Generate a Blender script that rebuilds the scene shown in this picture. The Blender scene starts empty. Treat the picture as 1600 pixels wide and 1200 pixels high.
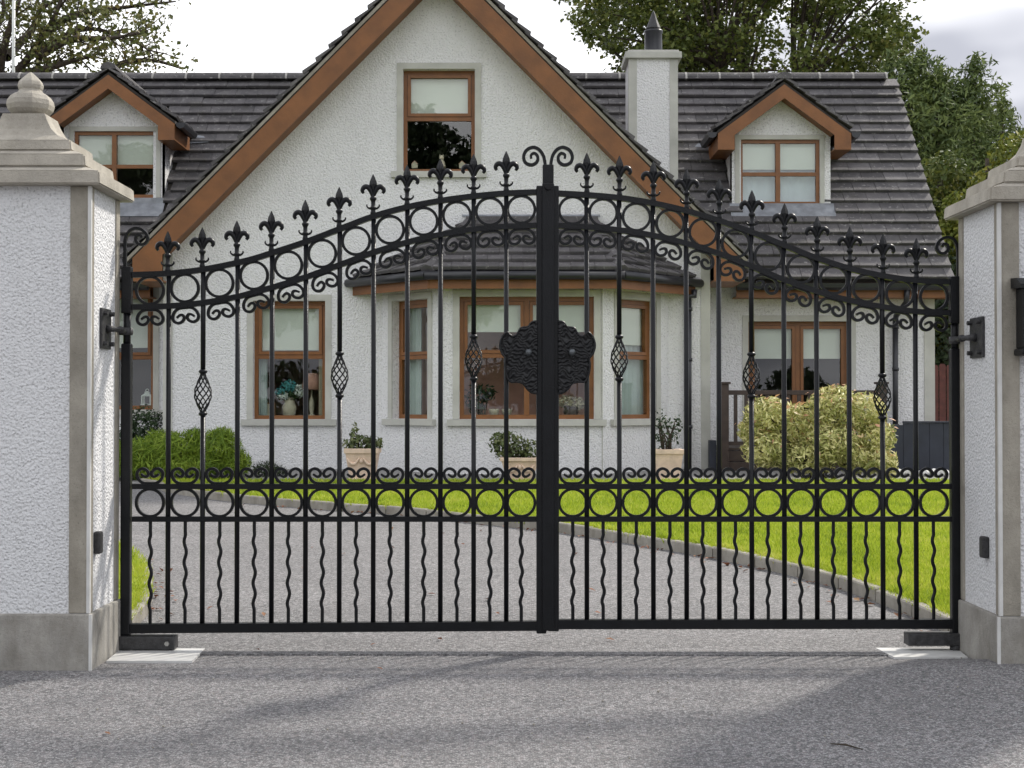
import bpy, bmesh, math, random
import numpy as np
from mathutils import Vector, Matrix
R = math.radians
random.seed(7)
scene = bpy.context.scene
COL = scene.collection

# ------------------------------------------------------------------ camera, sky, sun, exposure
F = 2250.0 / 1600.0
ZC = 1.066
PITCH = math.atan(32.0 / 2250.0)
cam_d = bpy.data.cameras.new('camera')
cam = bpy.data.objects.new('camera', cam_d); COL.objects.link(cam)
cam_d.sensor_width = 36.0; cam_d.lens = 36.0 * F
cam_d.clip_start = 0.1; cam_d.clip_end = 3000
cam.location = (0, 0, ZC); cam.rotation_euler = (math.pi / 2 + PITCH, 0, 0)
scene.camera = cam

SUN_EL, SUN_AZ = 44.0, 44.0      # azimuth measured from +Y (view direction) towards +X
world = bpy.data.worlds.new('World'); scene.world = world
world.use_nodes = True
nt = world.node_tree; nt.nodes.clear()
wo = nt.nodes.new('ShaderNodeOutputWorld'); bg = nt.nodes.new('ShaderNodeBackground')
sky = nt.nodes.new('ShaderNodeTexSky'); sky.sky_type = 'NISHITA'; sky.sun_disc = False
sky.sun_elevation = R(SUN_EL); sky.sun_rotation = R(SUN_AZ)
sky.air_density = 1.0; sky.dust_density = 1.0
tc = nt.nodes.new('ShaderNodeTexCoord')
mp = nt.nodes.new('ShaderNodeMapping'); mp.inputs['Scale'].default_value = (1.0, 1.0, 2.6)
mp.inputs['Location'].default_value = (2.92, 5.08, 2.48)
nz = nt.nodes.new('ShaderNodeTexNoise'); nz.inputs['Scale'].default_value = 2.3
nz.inputs['Detail'].default_value = 4; nz.inputs['Roughness'].default_value = 0.45
cr = nt.nodes.new('ShaderNodeValToRGB')           # how thick the cloud is: bright thin edge to lilac grey base
cr.color_ramp.elements[0].position = 0.42; cr.color_ramp.elements[0].color = (2.7, 2.78, 3.15, 1)
cr.color_ramp.elements[1].position = 0.62; cr.color_ramp.elements[1].color = (10.2, 10.2, 10.3, 1)
nz2 = nt.nodes.new('ShaderNodeTexNoise'); nz2.inputs['Scale'].default_value = 1.7; nz2.inputs['Detail'].default_value = 5
cr2 = nt.nodes.new('ShaderNodeValToRGB')          # gaps of blue
cr2.color_ramp.elements[0].position = 0.30; cr2.color_ramp.elements[0].color = (0.45, 0.45, 0.45, 1)
cr2.color_ramp.elements[1].position = 0.46; cr2.color_ramp.elements[1].color = (1, 1, 1, 1)
mx = nt.nodes.new('ShaderNodeMix'); mx.data_type = 'RGBA'
L = nt.links.new
L(tc.outputs['Generated'], mp.inputs['Vector']); L(mp.outputs['Vector'], nz.inputs['Vector']); L(mp.outputs['Vector'], nz2.inputs['Vector'])
L(nz.outputs['Fac'], cr.inputs['Fac']); L(nz2.outputs['Fac'], cr2.inputs['Fac'])
L(cr2.outputs['Color'], mx.inputs[0]); L(sky.outputs['Color'], mx.inputs[6]); L(cr.outputs['Color'], mx.inputs[7])
L(mx.outputs[2], bg.inputs['Color']); bg.inputs['Strength'].default_value = 0.1
L(bg.outputs['Background'], wo.inputs['Surface'])

sun_d = bpy.data.lights.new('sun', 'SUN'); sun_d.energy = 1.9; sun_d.angle = R(5); sun_d.color = (1.0, 0.94, 0.85)
sun = bpy.data.objects.new('sun', sun_d); COL.objects.link(sun)
sv = Vector((math.sin(R(SUN_AZ)) * math.cos(R(SUN_EL)), math.cos(R(SUN_AZ)) * math.cos(R(SUN_EL)), math.sin(R(SUN_EL))))
sun.rotation_euler = sv.to_track_quat('Z', 'Y').to_euler(); sun.location = sv * 60

vs = scene.view_settings
vs.view_transform = 'Standard'; vs.look = 'None'; vs.gamma = 1.0; vs.use_curve_mapping = False
vs.exposure = 1.15
scene.cycles.max_bounces = 8; scene.cycles.transparent_max_bounces = 12
scene.cycles.use_denoising = True
scene.cycles.caustics_reflective = False; scene.cycles.caustics_refractive = False

# ------------------------------------------------------------------ helpers
def at(px, py, D):
    """point at distance D (Y) that the photograph shows at pixel px, py"""
    r = (px - 800) / 2250.0; u = (600 - py) / 2250.0
    yc = math.cos(PITCH) - u * math.sin(PITCH); zc = math.sin(PITCH) + u * math.cos(PITCH)
    t = D / yc
    return Vector((r * t, D, ZC + zc * t))

GATE_Y = 6.43
def gz(y):
    """ground height: level under the gate, gently rising to the house, falling to the road"""
    if y > GATE_Y: return -0.03 + 0.0285 * (min(y, 24) - GATE_Y)
    if y > 6.32: return -0.03
    if y > 5.9: return -0.033
    return -0.033 - 0.078 * (5.9 - max(y, -4.0))

def sstep(a, b, x):
    t = max(0.0, min(1.0, (x-a)/(b-a))); return t*t*(3-2*t)
def cross(x, y):
    """the ground stands a little higher at the right pillar"""
    return 0.045*sstep(1.4, 2.05, x)*sstep(4.0, 5.8, y)*(1-sstep(5.95, 6.28, y))
class MB:
    def __init__(self): self.v = []; self.f = []; self.s = []
    def add(self, vs, fs, smooth=False):
        b = len(self.v); self.v += [tuple(p) for p in vs]
        self.f += [tuple(i + b for i in f) for f in fs]; self.s += [smooth] * len(fs)
        return self
    def box(self, x0, x1, y0, y1, z0, z1):
        v = [(x0,y0,z0),(x1,y0,z0),(x1,y1,z0),(x0,y1,z0),(x0,y0,z1),(x1,y0,z1),(x1,y1,z1),(x0,y1,z1)]
        return self.add(v, [(0,3,2,1),(4,5,6,7),(0,1,5,4),(1,2,6,5),(2,3,7,6),(3,0,4,7)])
    def bbox(self, x0, x1, y0, y1, z0, z1, b=0.005):
        """box with chamfered edges"""
        bm = bmesh.new(); bmesh.ops.create_cube(bm, size=1)
        for v in bm.verts:
            v.co = Vector(((x0+x1)/2 + v.co.x*(x1-x0), (y0+y1)/2 + v.co.y*(y1-y0), (z0+z1)/2 + v.co.z*(z1-z0)))
        bmesh.ops.bevel(bm, geom=bm.edges[:], offset=b, segments=2, affect='EDGES', profile=0.6)
        bm.verts.index_update()
        self.add([v.co for v in bm.verts], [[v.index for v in f.verts] for f in bm.faces]); bm.free(); return self
    def obox(self, o, u, v, n):
        """box from corner o along three vectors"""
        o, u, v, n = map(Vector, (o, u, v, n))
        p = [o, o+u, o+u+v, o+v, o+n, o+u+n, o+u+v+n, o+v+n]
        fs = [(0,3,2,1),(4,5,6,7),(0,1,5,4),(1,2,6,5),(2,3,7,6),(3,0,4,7)]
        if u.cross(v).dot(n) < 0: fs = [f[::-1] for f in fs]
        return self.add(p, fs)
    def prism(self, pts, d):
        """closed polygon (3d points) extruded by vector d"""
        d = Vector(d); n = len(pts); pts = [Vector(p) for p in pts]
        nrm = Vector((0,0,0))
        for i in range(n): nrm += pts[i].cross(pts[(i+1) % n])
        if nrm.dot(d) > 0: pts = pts[::-1]
        v = pts + [p + d for p in pts]
        fs = [tuple(range(n)), tuple(range(2*n-1, n-1, -1))]
        fs += [(i, i+n, (i+1) % n + n, (i+1) % n) for i in range(n)]
        fs = [f if k < 2 else f[::-1][:4][::-1] for k, f in enumerate(fs)]
        return self.add(v, fs)
    def tube(self, pts, r, n=8, smooth=True, square=False, cap=True, ry=None):
        pts = [Vector(p) for p in pts]; m = len(pts)
        rr = r if isinstance(r, (list, tuple)) else [r] * m
        tg = []
        for i in range(m):
            a = pts[max(i-1, 0)]; b = pts[min(i+1, m-1)]
            t = (b - a); tg.append(t.normalized() if t.length > 1e-9 else Vector((0,0,1)))
        ref = Vector((0,1,0)) if abs(tg[0].y) < 0.9 else Vector((1,0,0))
        vs = []; N = None
        for i in range(m):
            if N is None: N = (ref - tg[i] * ref.dot(tg[i])).normalized()
            else:
                N = N - tg[i] * N.dot(tg[i]); N = N.normalized() if N.length > 1e-6 else ref
            B = tg[i].cross(N)
            k = 4 if square else n
            for j in range(k):
                a = 2*math.pi*(j + (0.5 if square else 0)) / k
                q = rr[i] * (1.41421 if square else 1)
                qn = q if ry is None else ry * (1.41421 if square else 1)
                vs.append(pts[i] + N * (math.cos(a) * qn) + B * (math.sin(a) * q))
        k = 4 if square else n
        fs = []
        for i in range(m-1):
            for j in range(k):
                fs.append((i*k+j, i*k+(j+1) % k, (i+1)*k+(j+1) % k, (i+1)*k+j))
        self.add(vs, fs, smooth and not square)
        if cap:
            b = len(self.v) - len(vs)
            self.f.append(tuple(b+j for j in range(k))[::-1]); self.s.append(False)
            self.f.append(tuple(b+(m-1)*k+j for j in range(k))); self.s.append(False)
        return self
    def lathe(self, prof, n=16, c=(0,0,0), smooth=True, sx=1.0, sy=1.0, rot=0.0):
        c = Vector(c); vs = []
        for r, z in prof:
            for j in range(n):
                a = 2*math.pi*j/n + rot
                vs.append(c + Vector((r*math.cos(a)*sx, r*math.sin(a)*sy, z)))
        m = len(prof); fs = []
        for i in range(m-1):
            for j in range(n):
                fs.append((i*n+j, i*n+(j+1) % n, (i+1)*n+(j+1) % n, (i+1)*n+j))
        fs.append(tuple(range(n))[::-1]); fs.append(tuple((m-1)*n+j for j in range(n)))
        return self.add(vs, fs, smooth)
    def mesh(self, name, mat):
        me = bpy.data.meshes.new(name)
        me.from_pydata(self.v, [], self.f); me.validate()
        if len(me.polygons) == len(self.s): me.polygons.foreach_set('use_smooth', self.s)
        for m in (mat if isinstance(mat, (list, tuple)) else [mat]): me.materials.append(m)
        me.update(); return me
    def build(self, name, mat, parent=None):
        return link(name, self.mesh(name, mat), parent)

def link(name, me, parent=None, loc=None):
    o = bpy.data.objects.new(name, me); COL.objects.link(o)
    if parent is not None: o.parent = parent
    if loc is not None: o.location = loc
    return o
def tag(o, label, cat, group=None, kind=None):
    o['label'] = label; o['category'] = cat
    if group: o['group'] = group
    if kind: o['kind'] = kind
    return o
def thing(name, label, cat, loc=(0,0,0), group=None):
    o = bpy.data.objects.new(name, None); COL.objects.link(o); o.location = loc; o.empty_display_size = 0.2
    return tag(o, label, cat, group)
def struct(o): o['kind'] = 'structure'; return o
def spline(pts, k=6):
    """Catmull-Rom through the points"""
    P = [Vector(p) for p in pts]; out = []
    for i in range(len(P)-1):
        p0 = P[max(i-1,0)]; p1 = P[i]; p2 = P[i+1]; p3 = P[min(i+2, len(P)-1)]
        for j in range(k):
            t = j / k
            out.append(0.5*((2*p1) + (p2-p0)*t + (2*p0-5*p1+4*p2-p3)*t*t + (3*p1-p0-3*p2+p3)*t**3))
    out.append(P[-1]); return out

# ------------------------------------------------------------------ materials
def newmat(name):
    m = bpy.data.materials.new(name); m.use_nodes = True
    n = m.node_tree.nodes; n.clear()
    out = n.new('ShaderNodeOutputMaterial'); b = n.new('ShaderNodeBsdfPrincipled')
    m.node_tree.links.new(b.outputs[0], out.inputs[0]); return m, m.node_tree, b
def pos(nt, scale=(1,1,1)):
    g = nt.nodes.new('ShaderNodeNewGeometry'); mp = nt.nodes.new('ShaderNodeMapping')
    mp.inputs['Scale'].default_value = scale; nt.links.new(g.outputs['Position'], mp.inputs['Vector']); return mp.outputs['Vector']
def noise(nt, vec, scale, detail=3, rough=0.55):
    t = nt.nodes.new('ShaderNodeTexNoise'); t.inputs['Scale'].default_value = scale
    t.inputs['Detail'].default_value = detail; t.inputs['Roughness'].default_value = rough
    nt.links.new(vec, t.inputs['Vector']); return t.outputs['Fac']
def voro(nt, vec, scale, out='Color', feature='F1'):
    t = nt.nodes.new('ShaderNodeTexVoronoi'); t.inputs['Scale'].default_value = scale; t.feature = feature
    nt.links.new(vec, t.inputs['Vector']); return t.outputs[out]
def ramp(nt, fac, stops):
    r = nt.nodes.new('ShaderNodeValToRGB'); e = r.color_ramp.elements
    while len(e) < len(stops): e.new(0.5)
    for k, (p, c) in enumerate(stops):
        e[k].position = p; e[k].color = (c[0], c[1], c[2], 1) if isinstance(c, (tuple, list)) else (c, c, c, 1)
    nt.links.new(fac, r.inputs['Fac']); return r.outputs['Color']
def mix(nt, fac, a, b, mode='MIX'):
    m = nt.nodes.new('ShaderNodeMix'); m.data_type = 'RGBA'; m.blend_type = mode
    for s, v in ((0, fac), (6, a), (7, b)):
        if isinstance(v, (int, float)): m.inputs[s].default_value = v if s == 0 else (v, v, v, 1)
        elif isinstance(v, (tuple, list)): m.inputs[s].default_value = (v[0], v[1], v[2], 1)
        else: nt.links.new(v, m.inputs[s])
    return m.outputs[2]
def math_(nt, op, a, b=0.0):
    m = nt.nodes.new('ShaderNodeMath'); m.operation = op
    for i, v in enumerate((a, b)):
        if isinstance(v, (int, float)): m.inputs[i].default_value = v
        else: nt.links.new(v, m.inputs[i])
    return m.outputs[0]
def bump(nt, b, h, dist, strength=1.0):
    k = nt.nodes.new('ShaderNodeBump'); k.inputs['Distance'].default_value = dist; k.inputs['Strength'].default_value = strength
    nt.links.new(h, k.inputs['Height']); nt.links.new(k.outputs[0], b.inputs['Normal'])
def flat(name, col, rough=0.6, metal=0.0, var=0.12, vs=6.0, bmp=0.0, bs=60.0, spec=0.5):
    m, nt, b = newmat(name); v = pos(nt)
    n = noise(nt, v, vs, 4)
    nt.links.new(ramp(nt, n, [(0.3, [c*(1-var) for c in col]), (0.7, [min(1, c*(1+var)) for c in col])]), b.inputs['Base Color'])
    b.inputs['Roughness'].default_value = rough; b.inputs['Metallic'].default_value = metal
    b.inputs['Specular IOR Level'].default_value = spec
    if bmp: bump(nt, b, noise(nt, v, bs, 3), bmp)
    return m
def roughcast(name, col, scale, dist, dirt=0.10):
    m, nt, b = newmat(name); v = pos(nt)
    big = noise(nt, v, 0.9, 5, 0.6)
    c = ramp(nt, big, [(0.3, [x*(1-dirt) for x in col]), (0.7, col)])
    streak = noise(nt, pos(nt, (5, 5, 0.35)), 1.0, 4, 0.6)
    c = mix(nt, ramp(nt, streak, [(0.52, 0.0), (0.75, 0.13)]), c, (0.45, 0.44, 0.42))
    s1 = noise(nt, v, scale, 2, 0.5); s2 = voro(nt, v, scale*0.8, 'Distance', 'SMOOTH_F1')
    h = math_(nt, 'ADD', s1, math_(nt, 'MULTIPLY', s2, -0.9))
    pits = ramp(nt, noise(nt, v, scale*0.9, 2, 0.5), [(0.32, 0.75), (0.42, 0.0)])
    c = mix(nt, pits, c, [x*0.55 for x in col])
    nt.links.new(c, b.inputs['Base Color']); b.inputs['Roughness'].default_value = 0.9
    b.inputs['Specular IOR Level'].default_value = 0.2
    bump(nt, b, h, dist); return m
M = {}
M['render'] = roughcast('white_roughcast', (0.82, 0.82, 0.82), 58, 0.011)
M['pillar'] = roughcast('pillar_roughcast', (0.72, 0.725, 0.735), 105, 0.008, 0.06)
M['smooth'] = flat('smooth_plaster', (0.50, 0.50, 0.455), 0.85, var=0.13, vs=3.5, bmp=0.002, bs=90)
def concrete(name, col, stain):
    m, nt, b = newmat(name); v = pos(nt)
    c = ramp(nt, noise(nt, v, 7, 6, 0.65), [(0.28, [x*0.72 for x in col]), (0.72, [x*1.15 for x in col])])
    st = noise(nt, pos(nt, (4, 4, 1.6)), 1.3, 6, 0.7)
    c = mix(nt, ramp(nt, st, [(0.45, 0.0), (0.68, stain)]), c, (col[0]*0.42, col[1]*0.40, col[2]*0.36))
    sp = ramp(nt, noise(nt, v, 120, 2), [(0.64, 0.0), (0.72, 0.5)])
    c = mix(nt, sp, c, [x*0.45 for x in col])
    nt.links.new(c, b.inputs['Base Color']); b.inputs['Roughness'].default_value = 0.88
    b.inputs['Specular IOR Level'].default_value = 0.25
    bump(nt, b, noise(nt, v, 90, 4, 0.7), 0.004); return m
M['stone'] = concrete('cast_stone', (0.36, 0.335, 0.285), 0.45)
M['plinth'] = concrete('weathered_concrete', (0.37, 0.355, 0.325), 0.6)
M['cap'] = concrete('cap_stone', (0.43, 0.40, 0.345), 0.35)
M['kerb'] = concrete('kerb_concrete', (0.34, 0.32, 0.28), 0.6)
M['black'] = flat('black_gate_paint', (0.0055, 0.0062, 0.008), 0.33, var=0.25, vs=14, bmp=0.0012, bs=160, spec=0.26)
M['black_dull'] = flat('black_worn_iron', (0.03, 0.03, 0.032), 0.55, var=0.5, vs=40, bmp=0.003, bs=120)
M['wood'] = flat('brown_upvc', (0.215, 0.084, 0.022), 0.42, var=0.14, vs=9)
M['wood2'] = flat('brown_fascia', (0.205, 0.080, 0.022), 0.5, var=0.2, vs=4, bmp=0.002, bs=35)
M['gutter'] = flat('black_gutter', (0.02, 0.021, 0.026), 0.35, var=0.15)
M['lead'] = flat('lead_sheet', (0.27, 0.285, 0.31), 0.5, 0.35, var=0.25, vs=8, bmp=0.01, bs=9)
M['white_paint'] = flat('white_plate', (0.60, 0.60, 0.585), 0.5, var=0.12, vs=9)
M['interior'] = flat('interior_wall', (0.42, 0.36, 0.28), 0.9)
M['interior_red'] = flat('terracotta_and_reflection', (0.62, 0.33, 0.26), 0.9)  # terracotta; on the bay partition it imitates a reddish pane reflection
M['blind'] = flat('roller_blind', (0.80, 0.80, 0.74), 0.85, var=0.05, vs=2)
M['net'] = flat('net_curtain', (0.62, 0.67, 0.74), 0.9, var=0.06)
M['curtain'] = flat('pale_curtain', (0.52, 0.58, 0.57), 0.9, var=0.08)
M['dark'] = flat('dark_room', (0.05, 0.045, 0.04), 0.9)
M['deck'] = flat('dark_brown_timber', (0.045, 0.03, 0.024), 0.6, var=0.3, vs=12)
M['navy'] = flat('dark_slate_blue_board', (0.022, 0.027, 0.042), 0.6, var=0.2, vs=6)
M['redwood'] = flat('red_brown_board', (0.10, 0.030, 0.022), 0.7, var=0.25, vs=14)
M['terracotta'] = flat('pale_terracotta', (0.70, 0.54, 0.42), 0.85, var=0.14, vs=12, bmp=0.004, bs=60)
M['pebble'] = flat('path_paving', (0.24, 0.235, 0.23), 0.9, var=0.2, vs=30, bmp=0.006, bs=70)
M['bark'] = flat('bark', (0.055, 0.042, 0.03), 0.9, var=0.4, vs=20, bmp=0.02, bs=30)
M['soil'] = flat('soil', (0.05, 0.035, 0.022), 0.95, var=0.3, vs=40, bmp=0.01, bs=60)
M['teal'] = flat('teal_petals', (0.10, 0.36, 0.38), 0.8, var=0.3, vs=40)
M['cream'] = flat('cream_ceramic', (0.6, 0.52, 0.40), 0.5)
M['white_metal'] = flat('white_enamel', (0.7, 0.72, 0.68), 0.4)
M['steel'] = flat('steel', (0.35, 0.35, 0.34), 0.4, 0.8)

def roof_mat():
    m, nt, b = newmat('roof_tile_concrete'); v = pos(nt)
    g = nt.nodes.new('ShaderNodeObjectInfo')
    base = ramp(nt, noise(nt, v, 5, 5, 0.65), [(0.25, (0.066, 0.063, 0.067)), (0.75, (0.138, 0.131, 0.133))])
    rv = ramp(nt, g.outputs['Random'], [(0, 0.74), (1, 1.2)])
    c = mix(nt, 1.0, base, rv, 'MULTIPLY')
    lic = noise(nt, v, 16, 5, 0.75)
    c = mix(nt, ramp(nt, lic, [(0.585, 0.0), (0.66, 0.7)]), c, (0.34, 0.33, 0.32))
    moss = noise(nt, v, 3.1, 5, 0.7)
    c = mix(nt, ramp(nt, moss, [(0.58, 0.0), (0.74, 0.4)]), c, (0.055, 0.052, 0.03))
    nt.links.new(c, b.inputs['Base Color']); b.inputs['Roughness'].default_value = 0.75
    b.inputs['Specular IOR Level'].default_value = 0.3
    bump(nt, b, noise(nt, v, 60, 4, 0.7), 0.006); return m
M['tile'] = roof_mat()
M['mortar'] = flat('mortar', (0.36, 0.35, 0.33), 0.9, var=0.3, vs=30)

def asphalt(name, lo, hi, scale, patch):
    m, nt, b = newmat(name); v = pos(nt)
    cell = voro(nt, v, scale, 'Color')
    sep = nt.nodes.new('ShaderNodeSeparateColor'); nt.links.new(cell, sep.inputs[0])
    c = ramp(nt, sep.outputs[0], [(0.0, lo), (0.55, [(a+b_)/2 for a, b_ in zip(lo, hi)]), (1.0, hi)])
    ed = voro(nt, v, scale, 'Distance', 'DISTANCE_TO_EDGE')
    c = mix(nt, ramp(nt, ed, [(0.0, 0.75), (0.16, 0.0)]), c, [x*0.35 for x in lo])
    tint = noise(nt, v, 45, 3)
    c = mix(nt, ramp(nt, tint, [(0.5, 0.0), (0.7, 0.25)]), c, [hi[0]*0.95, hi[1]*0.82, hi[2]*0.80])
    big = noise(nt, pos(nt, (0.5, 1.3, 1)), 0.9, 5, 0.6)
    c = mix(nt, ramp(nt, big, [(0.40, patch), (0.62, 0.0)]), c, [x*0.55 for x in lo])
    nt.links.new(c, b.inputs['Base Color']); b.inputs['Roughness'].default_value = 0.8
    b.inputs['Specular IOR Level'].default_value = 0.35
    h = math_(nt, 'ADD', math_(nt, 'MULTIPLY', voro(nt, v, scale, 'Distance'), -0.7), noise(nt, v, scale*1.7, 2))
    bump(nt, b, h, 0.006, 0.9); return m
M['apron'] = asphalt('apron_tarmac', (0.115, 0.115, 0.119), (0.42, 0.412, 0.415), 118, 0.18)
M['drive'] = asphalt('drive_tarmac', (0.125, 0.125, 0.127), (0.385, 0.378, 0.378), 90, 0.18)

def leafmat(name, cols, rough=0.55, trans=0.3, clump=0.9, cs=1.2):
    """leaf colour differs from leaf to leaf and from clump to clump"""
    m = bpy.data.materials.new(name); m.use_nodes = True; nt = m.node_tree; nt.nodes.clear()
    out = nt.nodes.new('ShaderNodeOutputMaterial'); b = nt.nodes.new('ShaderNodeBsdfPrincipled')
    g = nt.nodes.new('ShaderNodeNewGeometry')
    n = noise(nt, g.outputs['Position'], cs, 3)
    f = math_(nt, 'ADD', math_(nt, 'MULTIPLY', g.outputs['Random Per Island'], 0.55), math_(nt, 'MULTIPLY', n, clump))
    f = math_(nt, 'SUBTRACT', f, clump*0.5 - 0.22)
    k = len(cols); c = ramp(nt, f, [(i/(k-1), col) for i, col in enumerate(cols)])
    nt.links.new(c, b.inputs['Base Color']); b.inputs['Roughness'].default_value = rough
    b.inputs['Specular IOR Level'].default_value = 0.35
    t = nt.nodes.new('ShaderNodeBsdfTranslucent'); nt.links.new(c, t.inputs['Color'])
    ms = nt.nodes.new('ShaderNodeMixShader'); ms.inputs[0].default_value = trans
    nt.links.new(b.outputs[0], ms.inputs[1]); nt.links.new(t.outputs[0], ms.inputs[2]); nt.links.new(ms.outputs[0], out.inputs[0])
    return m
M['grass'] = leafmat('lawn_grass', [(0.14, 0.21, 0.018), (0.33, 0.43, 0.030), (0.46, 0.53, 0.055), (0.55, 0.53, 0.14)], 0.6, 0.35, 1.15, 1.6)
M['earth'] = flat('verge_earth', (0.13, 0.125, 0.105), 0.95, var=0.3, vs=1.5)
M['turf'] = flat('turf_soil', (0.16, 0.25, 0.012), 0.95, var=0.3, vs=8, bmp=0.01, bs=60)
M['leaf_syc'] = leafmat('sycamore_leaf', [(0.028, 0.042, 0.010), (0.080, 0.112, 0.022), (0.150, 0.178, 0.036), (0.22, 0.19, 0.05)], 0.5, 0.22)
M['leaf_syc2'] = leafmat('autumn_sycamore_leaf', [(0.036, 0.050, 0.014), (0.09, 0.112, 0.030), (0.16, 0.165, 0.048), (0.24, 0.16, 0.06)], 0.5, 0.25)
M['leaf_con'] = leafmat('conifer_spray', [(0.022, 0.042, 0.014), (0.080, 0.118, 0.034), (0.155, 0.20, 0.055), (0.22, 0.25, 0.07)], 0.6, 0.15)
M['leaf_yel'] = leafmat('yellow_green_leaf', [(0.05, 0.075, 0.014), (0.12, 0.155, 0.024), (0.21, 0.22, 0.032), (0.33, 0.28, 0.04)], 0.55, 0.25)
M['leaf_mid'] = leafmat('mid_green_leaf', [(0.025, 0.045, 0.012), (0.065, 0.095, 0.022), (0.12, 0.145, 0.03), (0.22, 0.20, 0.04)], 0.55, 0.25)
M['leaf_hedge'] = leafmat('hedge_leaf', [(0.012, 0.022, 0.009), (0.03, 0.05, 0.018), (0.055, 0.085, 0.03)], 0.5, 0.15)
M['leaf_jun'] = leafmat('juniper_spray', [(0.045, 0.095, 0.010), (0.13, 0.215, 0.018), (0.24, 0.34, 0.032), (0.34, 0.40, 0.06)], 0.6, 0.3, 0.9, 3)
M['leaf_box'] = leafmat('box_leaf', [(0.010, 0.022, 0.008), (0.025, 0.05, 0.016), (0.05, 0.085, 0.025)], 0.45, 0.12, 0.8, 6)
M['leaf_pier'] = leafmat('pieris_leaf', [(0.05, 0.08, 0.018), (0.36, 0.38, 0.12), (0.76, 0.71, 0.34), (0.92, 0.86, 0.58)], 0.5, 0.2, 0.9, 4)
M['leaf_pink'] = leafmat('pieris_new_leaf', [(0.70, 0.52, 0.26), (0.66, 0.36, 0.24), (0.75, 0.66, 0.38)], 0.5, 0.25, 0.8, 5)
M['leaf_pot'] = leafmat('variegated_leaf', [(0.035, 0.055, 0.02), (0.10, 0.13, 0.045), (0.28, 0.28, 0.13)], 0.5, 0.2, 0.9, 9)
M['leaf_camel'] = leafmat('glossy_leaf', [(0.010, 0.022, 0.010), (0.03, 0.055, 0.022), (0.07, 0.10, 0.04)], 0.3, 0.1, 0.8, 9)
M['dead_leaf'] = leafmat('dead_leaf', [(0.12, 0.05, 0.03), (0.22, 0.09, 0.05), (0.30, 0.20, 0.10)], 0.7, 0.15, 0.9, 9)

def glassmat():
    m = bpy.data.materials.new('window_glass'); m.use_nodes = True; nt = m.node_tree; nt.nodes.clear()
    out = nt.nodes.new('ShaderNodeOutputMaterial')
    tr = nt.nodes.new('ShaderNodeBsdfTransparent'); tr.inputs[0].default_value = (0.92, 0.95, 0.93, 1)
    gl = nt.nodes.new('ShaderNodeBsdfGlossy'); gl.inputs['Roughness'].default_value = 0.01
    fr = nt.nodes.new('ShaderNodeFresnel'); fr.inputs['IOR'].default_value = 1.95
    v = pos(nt); bp = nt.nodes.new('ShaderNodeBump'); bp.inputs['Distance'].default_value = 0.002; bp.inputs['Strength'].default_value = 0.12
    nt.links.new(noise(nt, v, 3.0, 2), bp.inputs['Height']); nt.links.new(bp.outputs[0], gl.inputs['Normal'])
    ms = nt.nodes.new('ShaderNodeMixShader')
    gb_ = nt.nodes.new('ShaderNodeNewGeometry'); front = math_(nt, 'SUBTRACT', 1.0, gb_.outputs['Backfacing'])
    nt.links.new(math_(nt, 'MULTIPLY', fr.outputs[0], front), ms.inputs[0]); nt.links.new(tr.outputs[0], ms.inputs[1]); nt.links.new(gl.outputs[0], ms.inputs[2])
    nt.links.new(ms.outputs[0], out.inputs[0]); return m
M['glass'] = glassmat()

# ------------------------------------------------------------------ ground, drive, apron, lawn, kerbs
def ground_sheet(name, mat, ys, xs, dz=0.0):
    mb = MB(); vs = []; 
    for y in ys:
        for x in xs: vs.append((x, y, gz(y) + dz + (cross(x, y) if name == 'apron' else 0)))
    nx = len(xs); fs = [(j*nx+i, j*nx+i+1, (j+1)*nx+i+1, (j+1)*nx+i) for j in range(len(ys)-1) for i in range(nx-1)]
    mb.add(vs, fs); return struct(mb.build(name, mat))
ground_sheet('ground', M['earth'], [-600, -4.0, 5.85, 6.1, GATE_Y, 24, 700], [-700, -30, 30, 700], -0.06)
ground_sheet('apron', M['apron'], [-3.9, 2, 4, 4.3, 4.6, 4.9, 5.2, 5.5, 5.8, 5.9, 5.91, 6.0, 6.1, 6.2, 6.28, 6.315], [-9, -2, 0, 1.0, 1.2, 1.4, 1.6, 1.8, 2.0, 2.3, 9], 0.0)
def drive_front(x): return 6.16 - 0.05 * abs(x/1.8)**1.6 * (1 if x < 0 else -0.9)

LAWN_EDGE = [(-3.9, 15.10), (-3.62, 14.75), (-3.37, 14.2), (-2.6, 13.3), (-1.56, 12.5), (-0.86, 12.05), (0, 11.2), (0.34, 10.9), (0.9, 10.1),
             (1.27, 9.52), (1.58, 8.9), (1.83, 8.25), (1.99, 7.47), (2.07, 6.74), (2.12, 6.55)]
LE = [(p.x, p.y) for p in spline([(a, b, 0) for a, b in LAWN_EDGE], 5)]
LEFT_EDGE = [(-5.5, 12.2), (-3.7, 11.2), (-2.76, 10.0), (-2.25, 8.85), (-2.0, 8.0), (-1.85, 7.3), (-1.80, 6.6)]
LL = [(p.x, p.y) for p in spline([(a, b, 0) for a, b in LEFT_EDGE], 5)]
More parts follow.
